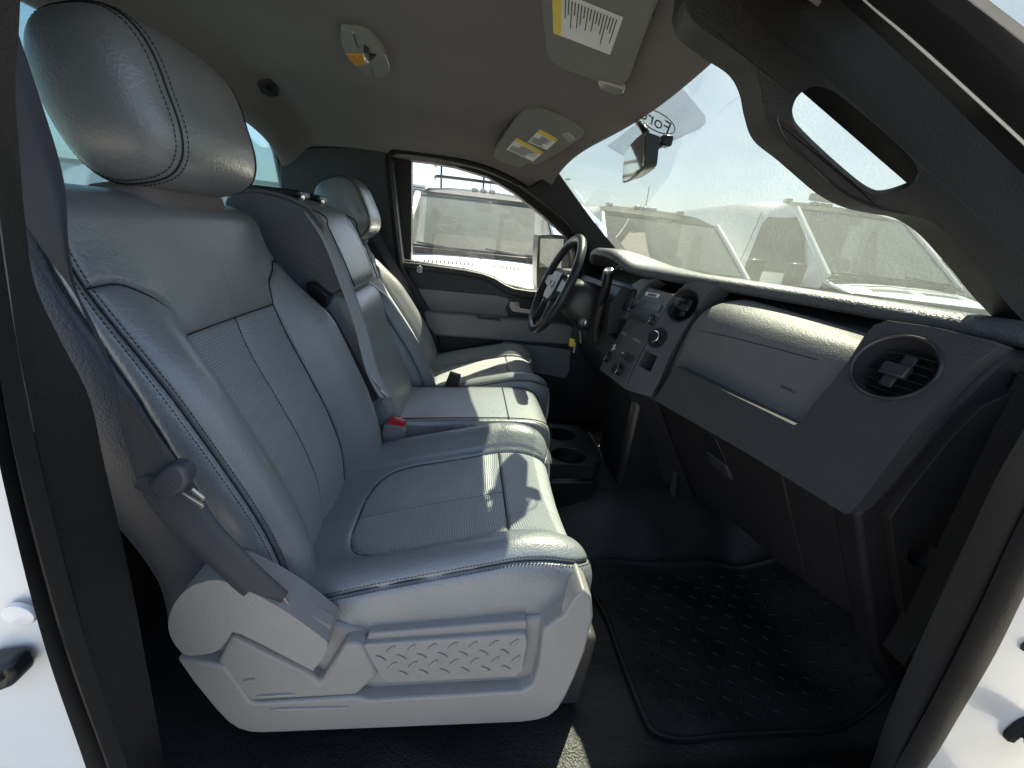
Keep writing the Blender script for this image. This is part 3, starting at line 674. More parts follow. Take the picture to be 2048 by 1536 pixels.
# ================================================================== PASSENGER DOORWAY (near side)
def strip(name, px0, px1, y0, y1, m, bev, thick=.03):
    """long trim strip between two picture edges, each at its own depth"""
    a = [AY(x, y, y0) for x, y in px0]; b = [AY(x, y, y1) for x, y in px1]
    a = smoothpoly(a, len(a)*6, False); b = smoothpoly(b, len(b)*6, False); n = min(len(a), len(b))
    rings = []
    for i in range(n):
        p, q = a[i], b[i]; ax = q-p; d = np.array([0, 1., 0])
        kp_, kq_ = (p-CAMP)/np.linalg.norm(p-CAMP)*thick, (q-CAMP)/np.linalg.norm(q-CAMP)*thick
        rings.append([p, p+ax*.06-d*.001, p+ax*.5-d*.004*bev, p+ax*.94-d*.001, q, q+kq_, p+kp_])
    return loft(name, rings, m, CAB, True, True, 0, 50)
# rear pillar: painted jamb, rubber seal, plastic trim
jl = [(-660, -200), (-600, 300), (-520, 700), (-460, 1000), (-390, 1300), (-330, 1536), (-290, 1680)]
jr = [(-140, -200), (-110, 300), (-45, 700), (16, 1000), (92, 1300), (172, 1536), (214, 1680)]
strip('rear_pillar_jamb', jl, jr, .262, .27, 'white', 0)
s1 = [(-85, -200), (-62, 300), (-8, 700), (48, 1000), (130, 1300), (214, 1536), (256, 1680)]
strip('seal_flange', jr, s1, .262, .27, 'rubber', .5)
s2 = [(-30, -200), (-18, 300), (36, 700), (98, 1000), (178, 1300), (256, 1536), (296, 1680)]
strip('door_seal', s1, s2, .266, .27, 'rubber', 1.6)
t0 = s2
t1 = [(50, -200), (38, 60), (30, 200), (52, 460), (70, 570), (104, 650), (144, 722), (178, 790), (192, 860), (226, 1000), (258, 1140), (297, 1349), (330, 1536), (350, 1680)]
def resample(P, n):
    P = np.array(P, float); L = np.r_[0, np.cumsum(np.linalg.norm(np.diff(P, axis=0), axis=1))]; t = np.linspace(0, L[-1], n); return np.stack([np.interp(t, L, P[:, k]) for k in (0, 1)], 1)
strip('rear_pillar_trim', resample(t0, 16), resample(t1, 16), .275, .33, 'trim', 1.0, .05)
st = thing('door_striker', AY(45, 1370, .245), 'black door latch striker block on the white rear door jamb', 'latch striker')
yprism('striker_block', [(-70, 1345), (10, 1337), (26, 1358), (24, 1376), (-8, 1388), (-40, 1412), (-70, 1425)], .246, .266, 'black', st, .004)
yprism('striker_plate', [(-65, 1356), (-8, 1352), (0, 1368), (-24, 1380), (-65, 1402)], .242, .25, 'charcoal', st, .002)
bj = thing('body_plug', AY(35, 1230, .262), 'round white body plug on the painted rear door jamb', 'body plug')
lathe('plug', [(.0, .0012), (.004, .0014), (.006, .0008), (.009, .0012), (.011, .0004), (.0115, -.003)], AY(36, 1232, .2615), frame((0, -1, 0)), 'white', bj, 32)
# rocker sill joining the two pillars
box('rocker_panel', (.15, .25, -.13), (1.3, .07, .16), 'white', CAB, .012)
# front pillar, lower: trim, seal, painted hinge face
f0 = [(2160, 650), (2100, 775), (2048, 860), (1990, 960), (1920, 1110), (1850, 1260), (1780, 1420), (1740, 1536), (1690, 1680)]
f1 = [(2200, 760), (2140, 880), (2085, 960), (2030, 1060), (1960, 1210), (1890, 1350), (1820, 1480), (1790, 1536), (1740, 1660)]
f2 = [(2240, 860), (2180, 970), (2125, 1060), (2060, 1170), (1990, 1310), (1920, 1430), (1875, 1506), (1850, 1545), (1795, 1660)]
f3 = [(2500, 860), (2500, 970), (2500, 1060), (2500, 1170), (2500, 1310), (2500, 1430), (2500, 1506), (2500, 1545), (2500, 1660)]
strip('front_door_seal', f0, f1, .295, .272, 'rubber', 1.6, .04)
strip('seal_flange', f1, f2, .270, .262, 'rubber', 1.0, .04)
strip('hinge_pillar', f2, f3, .262, .262, 'white', .0, .03)
WB = thing('wiring_boot', AY(2040, 1450, .25), 'ribbed black rubber wiring boot on the white hinge pillar', 'wiring boot')
bc = AY(2045, 1452, .262); bm_ = frame((.25, -1, -.05))
lathe('grommet', [(.030, -.006), (.031, .002), (.027, .006), (.021, .006), (.019, .0)], bc, bm_, 'rubber', WB, 36)
pth = smoothpoly([bc+np.array(q) for q in ((0, .012, 0), (.003, -.02, -.002), (.012, -.05, -.02), (.04, -.07, -.05), (.08, -.08, -.07))], 120, False)
tube('bellows', pth, .0155+.0022*np.sin(np.arange(len(pth))*1.05), 'rubber', WB, 20)
bl = thing('hinge_bolt', AY(2046, 1290, .255), 'dark bolt on the white hinge pillar near the wiring boot', 'bolt')
lathe('bolt_head', [(.010, 0), (.010, .004), (.006, .007), (.0, .007)], AY(2052, 1286, .262), frame((0, -1, 0)), 'black', bl, 6)
# roof rail and upper front pillar: outer skin, seals
r0 = [(1540, -120), (1640, -35), (1690, 10), (1780, 90), (1900, 205), (2048, 350), (2160, 465), (2240, 560)]
r1 = [(1588, -120), (1688, -35), (1735, 10), (1822, 85), (1938, 190), (2085, 328), (2200, 445), (2280, 540)]
r2 = [(1596, -120), (1696, -35), (1743, 10), (1829, 81), (1944, 184), (2092, 322), (2206, 438), (2286, 534)]
r3 = [(1720, -120), (1800, -45), (1850, 0), (1920, 55), (2030, 150), (2170, 270), (2290, 390), (2370, 490)]
r4 = [(1800, -120), (1880, -50), (1935, 0), (2000, 50), (2100, 130), (2240, 250), (2360, 370), (2440, 470)]
r5 = [(1838, -120), (1918, -50), (1975, 0), (2040, 50), (2140, 130), (2280, 250), (2400, 370), (2480, 470)]
strip('front_pillar_seal', r0, r1, .40, .372, 'rubber', 2.5, .05)
strip('seal_lip', r1, r2, .371, .369, 'white', .0, .03)
strip('seal_flange', r2, r3, .368, .345, 'rubber', .8, .05)
strip('roof_rail_skin', r3, r4, .345, .33, 'frit', 1.5, .06)
strip('drip_edge', r4, r5, .33, .322, 'white', .6, .06)

# roof rail over the doorway and the pillar head (above the picture) shade the inside as the real ones do
box('roof_rail', (-.05, .415, 1.10), (.95, .16, .12), 'trim', CAB, .03)
box('rear_pillar_head', (-.52, .40, .98), (.30, .10, .34), 'trim', CAB, .03)
# the open passenger door, swung out beside the photographer
PD = thing('passenger_door', (.55, -.3, -.1), 'open passenger door swung outward from the hinge pillar', 'car door')
dM = rotz(math.radians(65)); hz = np.array([.80, .16, 0])
def dpt(l, t, z): return hz+dM @ np.array([-l, t, 0])+np.array([0, 0, z])
v_, f_q = box_data((-.58, 0, .22), (1.12, .10, .80)); o = recalc(mesh_obj('door_shell', (v_ @ dM.T)+hz, f_q, 'charcoal', PD)); bevel(o, .02)
v_, f_q = box_data((-.58, .055, .22), (1.10, .02, .78)); o = recalc(mesh_obj('outer_skin', ((v_*np.array([1, -1, 1])) @ dM.T)+hz, f_q, 'white', PD)); bevel(o, .01)
tube('window_frame', [dpt(.02, 0, .60), dpt(.30, 0, .80), dpt(.62, 0, .97), dpt(1.10, 0, 1.0), dpt(1.13, 0, .6)], .03, 'black', PD, 8)
# ---- upper front pillar trim with the grab handle
PT = thing('grab_handle_trim', AY(1700, 350, .47), 'dark grey windscreen pillar trim with a moulded grab handle opening', 'pillar trim')
sil = [(1368, 0), (1385, 40), (1440, 82), (1492, 118), (1516, 160), (1527, 215), (1546, 266), (1600, 312), (1680, 382), (1740, 414), (1800, 428), (1850, 438), (1902, 472), (1962, 540), (2002, 592), (2030, 625), (2090, 690)]
outer = [(2190, 640), (2150, 450), (2085, 332), (1937, 182), (1817, 66), (1727, -14), (1630, -90), (1380, -90)]
hole = smoothpoly([(1586, 246), (1588, 206), (1610, 180), (1644, 174), (1688, 198), (1794, 288), (1834, 336), (1826, 368), (1768, 390), (1734, 384), (1684, 346), (1612, 280)], 72)
sil_s = list(smoothpoly(sil, 96, False))+outer
f_ = [AY(x, y, .470) for x, y in sil_s]; hf = [AY(x, y, .466) for x, y in hole]
bk = [p+np.array([.012, .05, .004]) for p in f_]; hb = [p+(p-CAMP)/np.linalg.norm(p-CAMP)*.040+np.array([-.002, 0, .006]) for p in hf]
prism('pillar_cover', f_, bk, 'trim', PT, [(hf, hb)], .010, 4)
for q in ([(1580, 85), (1560, 150), (1553, 215), (1565, 265), (1605, 312), (1680, 378), (1740, 408), (1810, 425)],):
    tube('seam', smoothpoly([AY(x, y, .4695) for x, y in q], 60, False), .0012, 'black', PT, 5)

# ================================================================== WINDSCREEN
def ws_pt(a, b):
    """a: 0 near side .. 1 driver side, b: 0 base .. 1 header"""
    y = .34+a*1.52; q = (y-CYAR)/.62
    x1 = head_x(y)-.004; z1 = 1.116-.035*q*q; x0 = 1.13-.17*q*q; z0 = .685+0*q
    bul = .035*np.sin(np.pi*b)
    return np.stack([x0*(1-b)+x1*b+bul*.5, y+0*b, z0*(1-b)+z1*b+bul], -1)
WS = thing('windshield', ws_pt(np.array(.5), np.array(0.)), 'dusty tinted windshield with wiped streaks above the dashboard', 'windshield')
sheet('pane', ws_pt, 60, 40, 'windshield', WS)
def ws_hit(px, py):
    d = ray(px, py); x = np.array([.5, .5, 1.])
    for _ in range(20):
        f = lambda q: ws_pt(np.array(q[0]), np.array(q[1]))-CAMP-q[2]*d
        e = 1e-4; f0 = f(x); J = np.stack([(f(x+np.eye(3)[k]*e)-f0)/e for k in range(3)], 1); x = x-np.linalg.solve(J, f0)
    q = ws_pt(np.array(x[0]), np.array(x[1])); e = 1e-3
    n = np.cross(ws_pt(np.array(x[0]+e), np.array(x[1]))-q, ws_pt(np.array(x[0]), np.array(x[1]+e))-q); n /= np.linalg.norm(n)
    if np.dot(n, CAMP-q) < 0: n = -n
    return q, n
# dotted shade patch behind the mirror with the maker's oval, read from outside
fr = [(1215, 290), (1290, 232), (1362, 168), (1412, 228), (1413, 243), (1402, 254), (1330, 285), (1262, 318)]
g0 = [ws_hit(x, y) for x, y in fr]
Md, ndt, bs = newmat('dot_frit'); Ld = ndt.links
tcd = ndt.nodes.new('ShaderNodeTexCoord'); vd = ndt.nodes.new('ShaderNodeTexVoronoi'); vd.inputs['Scale'].default_value = 420; vd.inputs['Randomness'].default_value = .35
Ld.new(tcd.outputs['Object'], vd.inputs['Vector']); gt = ndt.nodes.new('ShaderNodeMath'); gt.operation = 'LESS_THAN'; gt.inputs[1].default_value = .42; Ld.new(vd.outputs['Distance'], gt.inputs[0])
ml = ndt.nodes.new('ShaderNodeMath'); ml.operation = 'MULTIPLY'; ml.inputs[1].default_value = .5; Ld.new(gt.outputs[0], ml.inputs[0]); bs.inputs['Alpha'].default_value = .22; bs.inputs['Base Color'].default_value = (.12, .13, .14, 1)
MT['dots'] = Md
prism('dot_patch', [p+n*.004 for p, n in g0], [p+n*.003 for p, n in g0], 'dots', WS, bev=0)
def text_mesh(name, body, M, c, size, m, parent, mirror=False, shear=0, extrude=.0003):
    cu = bpy.data.curves.new(name, 'FONT'); cu.body = body; cu.size = size; cu.align_x = 'CENTER'; cu.align_y = 'CENTER'; cu.shear = shear; cu.extrude = extrude
    t = bpy.data.objects.new(name, cu); COL.objects.link(t); dg = bpy.context.evaluated_depsgraph_get()
    me = t.evaluated_get(dg).to_mesh(); v = np.array([list(q.co) for q in me.vertices]); f = [tuple(p.vertices) for p in me.polygons]
    bpy.data.objects.remove(t); bpy.data.curves.remove(cu)
    if mirror: v[:, 0] *= -1
    return mesh_obj(name, v @ np.array(M).T+np.array(c), f, m, parent, False)
lc, ln = ws_hit(1316, 240)
tx = ws_hit(1330, 262)[0]-ws_hit(1284, 234)[0]; tx -= ln*np.dot(tx, ln); tx /= np.linalg.norm(tx); ty = np.cross(ln, tx)
MF = np.stack([tx, ty, ln], 1)
th = np.linspace(0, math.tau, 40, endpoint=False)
tube('oval_mark', [lc+ln*.005+tx*.050*math.cos(t)+ty*.046*math.sin(t) for t in th], .0013, 'frit', WS, 4, True)
text_mesh('script_mark', 'Ford', MF*np.array([1, 1.8, 1]), lc+ln*.005, .047, 'frit', WS, mirror=True, shear=.35)
# small inspection mark low in the driver's corner
sc_, sn_ = ws_hit(1137, 357)
text_mesh('corner_mark', 'AM', frame(sn_), sc_+sn_*.004, .02, 'frit', WS, mirror=True)

# ================================================================== DASHBOARD
DA = thing('dashboard', (.7, CYAR, .3), 'dark grey dashboard with round vents, glove box and centre stack under the windshield', 'dashboard')
LY = [.30, .45, .58, .70, .80, .90, 1.0, 1.10, 1.20, 1.32, 1.45, 1.58, 1.70, 1.80]
LX = [.745, .728, .712, .69, .655, .612, .572, .54, .52, .50, .485, .49, .52, .56]
def lipx(y): return np.interp(y, LY, LX)
def hump(y): return .040*np.exp(-((y-1.45)/.16)**4)
yy = np.linspace(.31, 1.79, 60); lx = np.convolve(np.r_[[lipx(yy[0])]*3, lipx(yy), [lipx(yy[-1])]*3], np.ones(7)/7, 'valid')
rings = []
for y, x in zip(yy, lx):
    h = hump(y); fx_ = x-.02*h/.04
    prof = [(1.20, .66), (1.20, .685), (1.02, .708), (x+.22, .730+h*.4), (x+.12, .739+h*.8), (x+.055, .742+h), (fx_+.022, .740+h), (fx_+.006, .733+h), (fx_, .722+h), (fx_+.006, .712+h), (fx_+.03, .708+h), (x+.11, .704+h*.5), (x+.13, .66)]
    rings.append([(a, y, b) for a, b in prof])
loft('top_pad', rings, 'dashgrey', DA, True, True, 0, 180)
# structure behind the face
rings = []
for y in np.linspace(.33, 1.79, 20):
    x = lipx(y); rings.append([(x+.10, y, .705), (x+.05, y, .66), (x+.055, y, .55), (x+.06, y, .46), (x+.10, y, .40), (1.15, y, .35), (1.15, y, .70)])
loft('carrier', rings, 'black', DA, True, True, 0, 180)
# ---- passenger face
PF = Patch(AY(1372, 590, .93), AY(1990, 690, .42), AY(1695, 1025, .40), AY(1315, 792, .93))
PFF = Patch(*[q+PF.nrm(*ab)*.038 for q, ab in zip(PF.c, ((0, 0), (1, 0), (1, 1), (0, 1)))])
bez = [(1308, 800), (1350, 732), (1470, 792), (1588, 850), (1604, 843), (1622, 812), (1660, 770), (1698, 720), (1728, 672), (1748, 650), (1775, 641), (1860, 653), (1960, 677), (1998, 691), (1990, 697)] + [(1938, 736), (1884, 790), (1826, 862), (1772, 935), (1725, 998), (1700, 1026), (1690, 1028), (1500, 910)]
ventP = (1787, 735)
def vent_hole(patch, c, r, off, n=40):
    q, nn = patch.hit(*c); M = frame(nn); t = np.linspace(0, math.tau, n, endpoint=False); return [q+nn*off+M[:, 0]*r*math.cos(a)+M[:, 1]*r*math.sin(a) for a in t]
RV = .048; back = np.array([.045, .012, -.004])
f_ = [PFF.p(x, y) for x, y in bez]; vh = vent_hole(PFF, ventP, RV, 0)
prism('passenger_bezel', f_, [p+back for p in f_], 'bezel', DA, [(vh, [p+back for p in vh])], .007, 3)
# airbag lid: one rolled panel set back behind the bezel, scored by a shallow line
Lx = [(1452, 590, -.070), (1428, 600, -.045), (1408, 616, -.018), (1394, 638, -.002), (1378, 668, .004), (1334, 756, .004)]
Rx = [(1790, 660, -.075), (1775, 672, -.050), (1762, 690, -.022), (1746, 712, -.004), (1715, 760, .004), (1602, 876, .004)]
Ls, Rs = smoothpoly(Lx, 36, False), smoothpoly(Rx, 36, False)
rows = []
for l_, r_ in zip(Ls, Rs):
    row = []
    for t_ in np.linspace(0, 1, 30):
        w_ = l_*(1-t_)+r_*t_; q_, n_ = PF.hit(w_[0], w_[1]); row.append(q_+n_*w_[2])
    rows.append(row)
RW_ = np.array(rows)
o = mesh_obj('airbag_lid', RW_.reshape(-1, 3), gridfaces(*RW_.shape[:2]), 'lidsheen', DA, True, 180); s_ = o.modifiers.new('solid', 'SOLIDIFY'); s_.thickness = .004; s_.offset = 0
tube('score_line', [PF.p(x, y, .0045) for x, y in smoothpoly([(1392, 660), (1460, 674), (1560, 700), (1640, 722)], 30, False)], .0011, 'black', DA, 5)
loft('tray_back', [[(lipx(y)+.03, y, .69), (lipx(y)+.10, y, .705), (lipx(y)+.10, y, .64), (lipx(y)+.03, y, .64)] for y in np.linspace(.45, .95, 12)], 'charcoal', DA, True, True, 0, 40)
q, n = PF.hit(1580, 780)
AX_ = PF.p(1600, 788)-PF.p(1560, 772); AX_ /= np.linalg.norm(AX_)
text_mesh('emboss', 'AIRBAG', np.stack([AX_, np.cross(n, AX_), n], 1), q+n*.0066, .009, 'black', DA)
def make_vent(patch, c, r, off, parent):
    q, n = patch.hit(*c); M = frame(n); V = bpy.data.objects.new('air_vent', None); COL.objects.link(V); V.parent = parent; V.location = Vector(q)-worldpos(parent)
    qo = q+n*off; L = lambda p: (np.array(p) @ M.T)+qo
    lathe('ring', [(r*1.04, -.008), (r*1.05, .002), (r*1.01, .005), (r*.96, .003), (r*.94, -.004)], qo, M, 'charcoal_smooth', V, 48)
    lathe('barrel', [(r*.95, .0), (r*.90, -.008), (r*.74, -.034)], qo, M, 'charcoal_smooth', V, 48)
    lathe('backing', [(r*.86, -.036), (r*.84, -.034), (0, -.034)], qo, M, 'black', V, 40)
    for k in (-.6, -.36, -.12, .12, .36, .6):
        v, f = box_data((0, 0, 0), (r*1.5*math.sqrt(1-k*k*.9), r*.025, .016)); v = v @ rotx(.35).T+np.array([0, k*r, -.022]); o = mesh_obj('louvre', L(v), f, 'black', V)
    for k in (-.33, .33):
        v, f = box_data((k*r*.2, k*r, -.017), (r*.34, r*.40, .006)); o = mesh_obj('vane', L(v), f, 'charcoal_smooth', V); bevel(o, .0015)
    v, f = box_data((-.05*r, 0, -.013), (r*.70, r*.42, .012)); o = mesh_obj('thumb_tab', L(v), f, 'charcoal_smooth', V); bevel(o, .003)
    return V
make_vent(PFF, ventP, RV, .0, DA)
# ---- centre stack and its two pods
STK = Patch(AY(1294, 573, 1.185), AY(1347, 586, 1.0), AY(1256, 776, .985), AY(1206, 735, 1.185))
st_px = [(1296, 572), (1340, 586), (1352, 590), (1326, 630), (1302, 670), (1283, 702), (1265, 740), (1250, 778), (1200, 740), (1212, 715), (1240, 668), (1262, 628)]
pprism('stack_face', STK, st_px, 'stackgrey', DA, -.04, .004, .004)
POD = Patch(AY(1385, 572, .985), AY(1448, 580, .90), AY(1318, 800, .90), AY(1262, 778, .975))
pod_px = [(1368, 590), (1384, 576), (1404, 572), (1446, 579), (1432, 592), (1410, 622), (1382, 664), (1352, 714), (1330, 765), (1312, 795), (1262, 782), (1282, 736), (1308, 688), (1338, 636)]
VC = (1377, 619)
slot_px = [(1302, 706), (1326, 718), (1312, 748), (1288, 736)]
f_ = [POD.p(x, y, .030) for x, y in pod_px]; b_ = [POD.p(x, y, -.03) for x, y in pod_px]
prism('vent_pod', f_, b_, 'stackgrey', DA, [(vent_hole(POD, VC, .043, .030), vent_hole(POD, VC, .043, -.03)), ([POD.p(x, y, .030) for x, y in slot_px], [POD.p(x, y, -.03) for x, y in slot_px])], .006, 3)
make_vent(POD, VC, .043, .028, DA)
pprism('slot_floor', POD, [(1296, 700), (1332, 714), (1316, 756), (1282, 742)], 'black', DA, -.04, -.028, 0)
LPOD = Patch(AY(1272, 572, 1.30), AY(1300, 562, 1.19), AY(1258, 640, 1.19), AY(1236, 650, 1.30))
pprism('vent_pod', LPOD, [(1252, 600), (1270, 570), (1290, 558), (1318, 560), (1298, 574), (1275, 608), (1254, 640), (1242, 640), (1240, 622)], 'stackgrey', DA, -.03, .012, .005)
make_vent(LPOD, (1266, 603), .038, .012, DA)
def knob(patch, c, r, h, off, m='black', name='knob', parent=DA, cap=True):
    q, n = patch.hit(*c); M = frame(n); k = lathe(name, [(r*1.15, 0), (r*1.12, .003), (r, .005), (r*.94, h*.85), (r*.85, h), (0, h)], q+n*off, M, m, parent, 28)
    if cap: lathe('knob_ring', [(r*.97, h*.80), (r*.985, h*.84), (r*.93, h*.88)], q+n*off, M, 'chrome', k, 28)
    return k
kq, kn = POD.hit(1327, 682)
lathe('knob_well', [(.028, .0), (.029, .003), (.026, .004), (.022, .0015), (0, .001)], kq+kn*.029, frame(kn), 'charcoal_smooth', DA, 32)
knob(POD, (1326, 682), .016, .022, .030)
knob(STK, (1220, 716), .017, .022, .004); knob(STK, (1243, 741), .017, .022, .004)
# radio parts
pprism('display_slot', STK, [(1272, 598), (1328, 612), (1322, 626), (1264, 612)], 'black', DA, .0, .007, .001)
pprism('cassette_roll', STK, [(1270, 619), (1314, 631), (1305, 650), (1262, 636)], 'charcoal_smooth', DA, .0, .016, .006, seg=3)
knob(STK, (1266, 622), .009, .018, .004); knob(STK, (1308, 645), .009, .018, .004)
pprism('badge', STK, [(1296, 585), (1324, 590), (1319, 598), (1293, 592)], 'satin', DA, .0, .007, .0012)
pprism('badge_inset', STK, [(1301, 588), (1318, 591), (1315, 596), (1299, 592)], 'black', DA, .0, .0076, .0006)
pprism('preset_badge', STK, [(1265, 648), (1280, 652), (1277, 660), (1262, 655)], 'black', DA, .0, .006, .001)
for i in range(6):
    x, y = 1248+i*6.4, 664+i*3.3
    pprism('preset_button', STK, [(x, y), (x+5.4, y+2.8), (x+3.6, y+8), (x-1.8, y+5.2)], 'doorgrey', DA, .0, .0068, .001)
for i in range(5):
    x, y = 1231+i*8.2, 692+i*4.4
    pprism('climate_button', STK, [(x, y), (x+6.6, y+3.4), (x+1.0, y+17), (x-5.6, y+13)], 'charcoal', DA, .0, .006, .001)
    pprism('button_mark', STK, [(x+.5, y+5), (x+3, y+6.3), (x+2.2, y+8.4), (x-.3, y+7)], 'paper', DA, .0, .0064, 0)
pprism('indicator_bar', STK, [(1232, 690), (1235, 691), (1229, 703), (1226, 702)], 'paper', DA, .0, .0068, .0005)
pprism('switch_frame', STK, [(1256, 708), (1271, 715), (1263, 728), (1250, 721)], 'charcoal_smooth', DA, .0, .0078, .001)
tube('groove', [STK.p(1240, 680, .0045), STK.p(1277, 700, .0045)], .0012, 'black', DA, 5)
# ---- lower dash
LOW = Patch(AY(1300, 792, .95), AY(1705, 1030, .418), AY(1745, 1330, .418), AY(1385, 1010, .93))
low_px = [(1306, 800), (1318, 792), (1500, 902), (1696, 1026), (1716, 1036), (1724, 1110), (1738, 1255), (1712, 1248), (1640, 1200), (1560, 1140), (1470, 1060), (1390, 1005), (1352, 930), (1325, 860)]
pprism('knee_panel', LOW, low_px, 'lowdash', DA, -.04, -.012, .006)
gb = [(1350, 838), (1480, 915), (1552, 937), (1600, 1150), (1520, 1100), (1420, 1015), (1375, 940)]
pprism('glove_box_door', LOW, [(1345, 822), (1552, 936), (1603, 1152), (1520, 1096), (1418, 1015), (1372, 935)], 'lowdash', DA, -.02, -.008, .003)
pprism('latch_recess', LOW, [(1400, 866), (1426, 880), (1462, 962), (1412, 925)], 'black', DA, -.012, -.0065, .001)
pprism('glove_box_latch', LOW, [(1413, 905), (1450, 932), (1462, 962), (1420, 928)], 'charcoal', DA, -.01, -.001, .003)
pprism('stack_side', Patch(AY(1255, 775, .99), AY(1310, 795, .93), AY(1390, 1005, .93), AY(1330, 1000, .99)), [(1252, 775), (1312, 795), (1335, 860), (1390, 1002), (1330, 1000), (1290, 900)], 'lowdash', DA, -.05, .0, .012, seg=3)
tube('console_rib', [AY(1308, 800, .965), AY(1330, 870, .96), AY(1352, 930, .955), AY(1345, 990, .95)], .012, 'charcoal_smooth', DA, 10)
# ---- dash end and kick panel beside the doorway
box('stack_base', (.80, 1.075, .20), (.60, .20, .42), 'black', DA, .02)
KP = thing('kick_panel', AY(1850, 1150, .34), 'dark plastic kick panel with a round hole below the dash end', 'trim panel')
yprism('dash_end', [(1715, 1030), (1775, 975), (1836, 905), (1896, 826), (1962, 758), (2020, 704), (2070, 705), (2140, 730), (2110, 800), (2048, 880), (1960, 1060), (1890, 1200), (1830, 1330), (1800, 1400), (1752, 1300), (1735, 1190), (1718, 1060)], .412, .46, 'lowdash', KP, .008, seg=3)
kp = [(1780, 1038), (1812, 990), (1900, 880), (1965, 812), (2048, 775), (2120, 770), (2048, 885), (1960, 1062), (1890, 1204), (1835, 1300), (1812, 1240), (1795, 1150)]
yprism('access_panel', kp, .400, .43, 'trim', KP, .004, [smoothpoly([(1815, 1112), (1824, 1092), (1848, 1086), (1870, 1095), (1868, 1118), (1845, 1132), (1822, 1128)], 42)])
yprism('hole_backing', [(1800, 1080), (1885, 1080), (1885, 1140), (1800, 1140)], .424, .435, 'black', KP, 0)
strip_o = yprism('edge_trim', [(2120, 760), (2048, 872), (1962, 1040), (1890, 1180), (1832, 1296), (1806, 1332), (1836, 1362), (1870, 1300), (1930, 1180), (1990, 1060), (2060, 930), (2150, 800)], .370, .41, 'trim', KP, .004)

# ================================================================== STEERING WHEEL, COLUMN, CLUSTER
wc = np.array([.329, 1.46, .633]); wu = np.array([.356, 0, .934]); wn = np.array([-.934, 0, .356]); wr = np.array([0, -1., 0])
SW = thing('steering_wheel', wc, 'black leather steering wheel with four spokes and silver accents', 'steering wheel')
WM = np.stack([wr, wu, wn], 1)
t = np.linspace(0, math.tau, 96, endpoint=False)
ring = [wc+(WM[:, 0]*math.cos(a)+WM[:, 1]*math.sin(a))*.182 for a in t]
v, f = tube_data(ring, .0155, 14, True); recalc(mesh_obj('rim', v, f, 'charcoal_smooth', SW))
def wl_(x, y, h): return wc+WM @ np.array([x, y, h])
hub = [(-.075, .055), (.075, .055), (.085, .02), (.075, -.045), (.045, -.075), (-.045, -.075), (-.075, -.045), (-.085, .02)]
prism('hub', [wl_(a*.92, b*.92, .012) for a, b in hub], [wl_(a, b, -.045) for a, b in hub], 'charcoal_smooth', SW, (), .012, 4)
for sx in (-1, 1):
    prism('spoke', [wl_(sx*a, b, .006) for a, b in ((.07, .035), (.172, .022), (.174, -.012), (.075, -.02))], [wl_(sx*a, b, -.02) for a, b in ((.07, .035), (.172, .022), (.174, -.012), (.075, -.02))], 'charcoal_smooth', SW, (), .006, 3)
    prism('spoke', [wl_(sx*a, b, .004) for a, b in ((.035, -.06), (.060, -.165), (.085, -.155), (.065, -.05))], [wl_(sx*a, b, -.016) for a, b in ((.035, -.06), (.060, -.165), (.085, -.155), (.065, -.05))], 'charcoal_smooth', SW, (), .005, 3)
tube('emblem_ring', [wl_(.03*math.cos(a), .013*math.sin(a), .0135) for a in t[::3]], .0012, 'satin', SW, 4, True)
COLM = thing('steering_column', wc-wn*.06, 'black steering column shroud with ignition lock and stalks', 'steering column')
ax = -wn
def cl_(x, y, h): return wc+WM @ np.array([x, y, -h])
rings = []
for h, a, b in ((.045, .055, .05), (.07, .075, .07), (.14, .085, .085), (.22, .08, .085), (.30, .075, .08)):
    rings.append([cl_(a*np.sign(math.cos(q))*abs(math.cos(q))**.6, b*np.sign(math.sin(q))*abs(math.sin(q))**.6-.012, h) for q in np.linspace(0, math.tau, 28, endpoint=False)])
loft('shroud', rings, 'charcoal_smooth', COLM, True, True, 0, 60)
iq = AY(1166, 643, 1.385); im = frame((-.85, -.45, .1))
lathe('ignition_lock', [(.020, -.02), (.021, .004), (.017, .008), (.014, .006), (0, .006)], iq, im, 'satin', COLM, 28)
sA = AY(1200, 610, 1.34); sB = AY(1217, 545, 1.30)
tube('shift_lever', smoothpoly([AY(1190, 640, 1.38), sA, AY(1212, 575, 1.31), sB], 30, False), .017, 'black', COLM, 14)
lathe('lever_cap', [(.013, 0), (.0165, .003), (.016, .010), (.012, .012), (0, .010)], sB, frame(sB-AY(1212, 575, 1.31)+np.array([-.02, -.01, .0])), 'satin', COLM, 24)
tube('shift_boot', smoothpoly([AY(1196, 700, 1.36), AY(1192, 660, 1.36), AY(1205, 600, 1.34)], 24, False), .024, 'black', COLM, 12)
KY = thing('ignition_keys', AY(1150, 690, 1.37), 'bunch of keys with yellow tag hanging from the ignition', 'keys')
rc = AY(1160, 640, 1.375)
tube('key_ring', [rc+np.array([.002*math.sin(a), -.013*math.cos(a), .013*math.sin(a)]) for a in t[::4]], .001, 'steel', KY, 6, True)
yprism('key_bow', smoothpoly([(1155, 652), (1162, 650), (1164, 664), (1158, 668), (1153, 662)], 25), 1.362, 1.366, 'black', KY, .001)
yprism('key_fob', smoothpoly([(1146, 658), (1156, 660), (1157, 680), (1150, 690), (1142, 682)], 25), 1.36, 1.372, 'black', KY, .002)
yprism('key_blade', [(1158, 662), (1161, 662), (1163, 686), (1160, 687)], 1.358, 1.36, 'steel', KY, 0)
yprism('key_blade', [(1149, 685), (1152, 685), (1149, 706), (1146, 705)], 1.358, 1.36, 'steel', KY, 0)
yprism('key_tag', [(1140, 676), (1150, 679), (1147, 694), (1138, 692)], 1.352, 1.354, 'yellow', KY, 0)
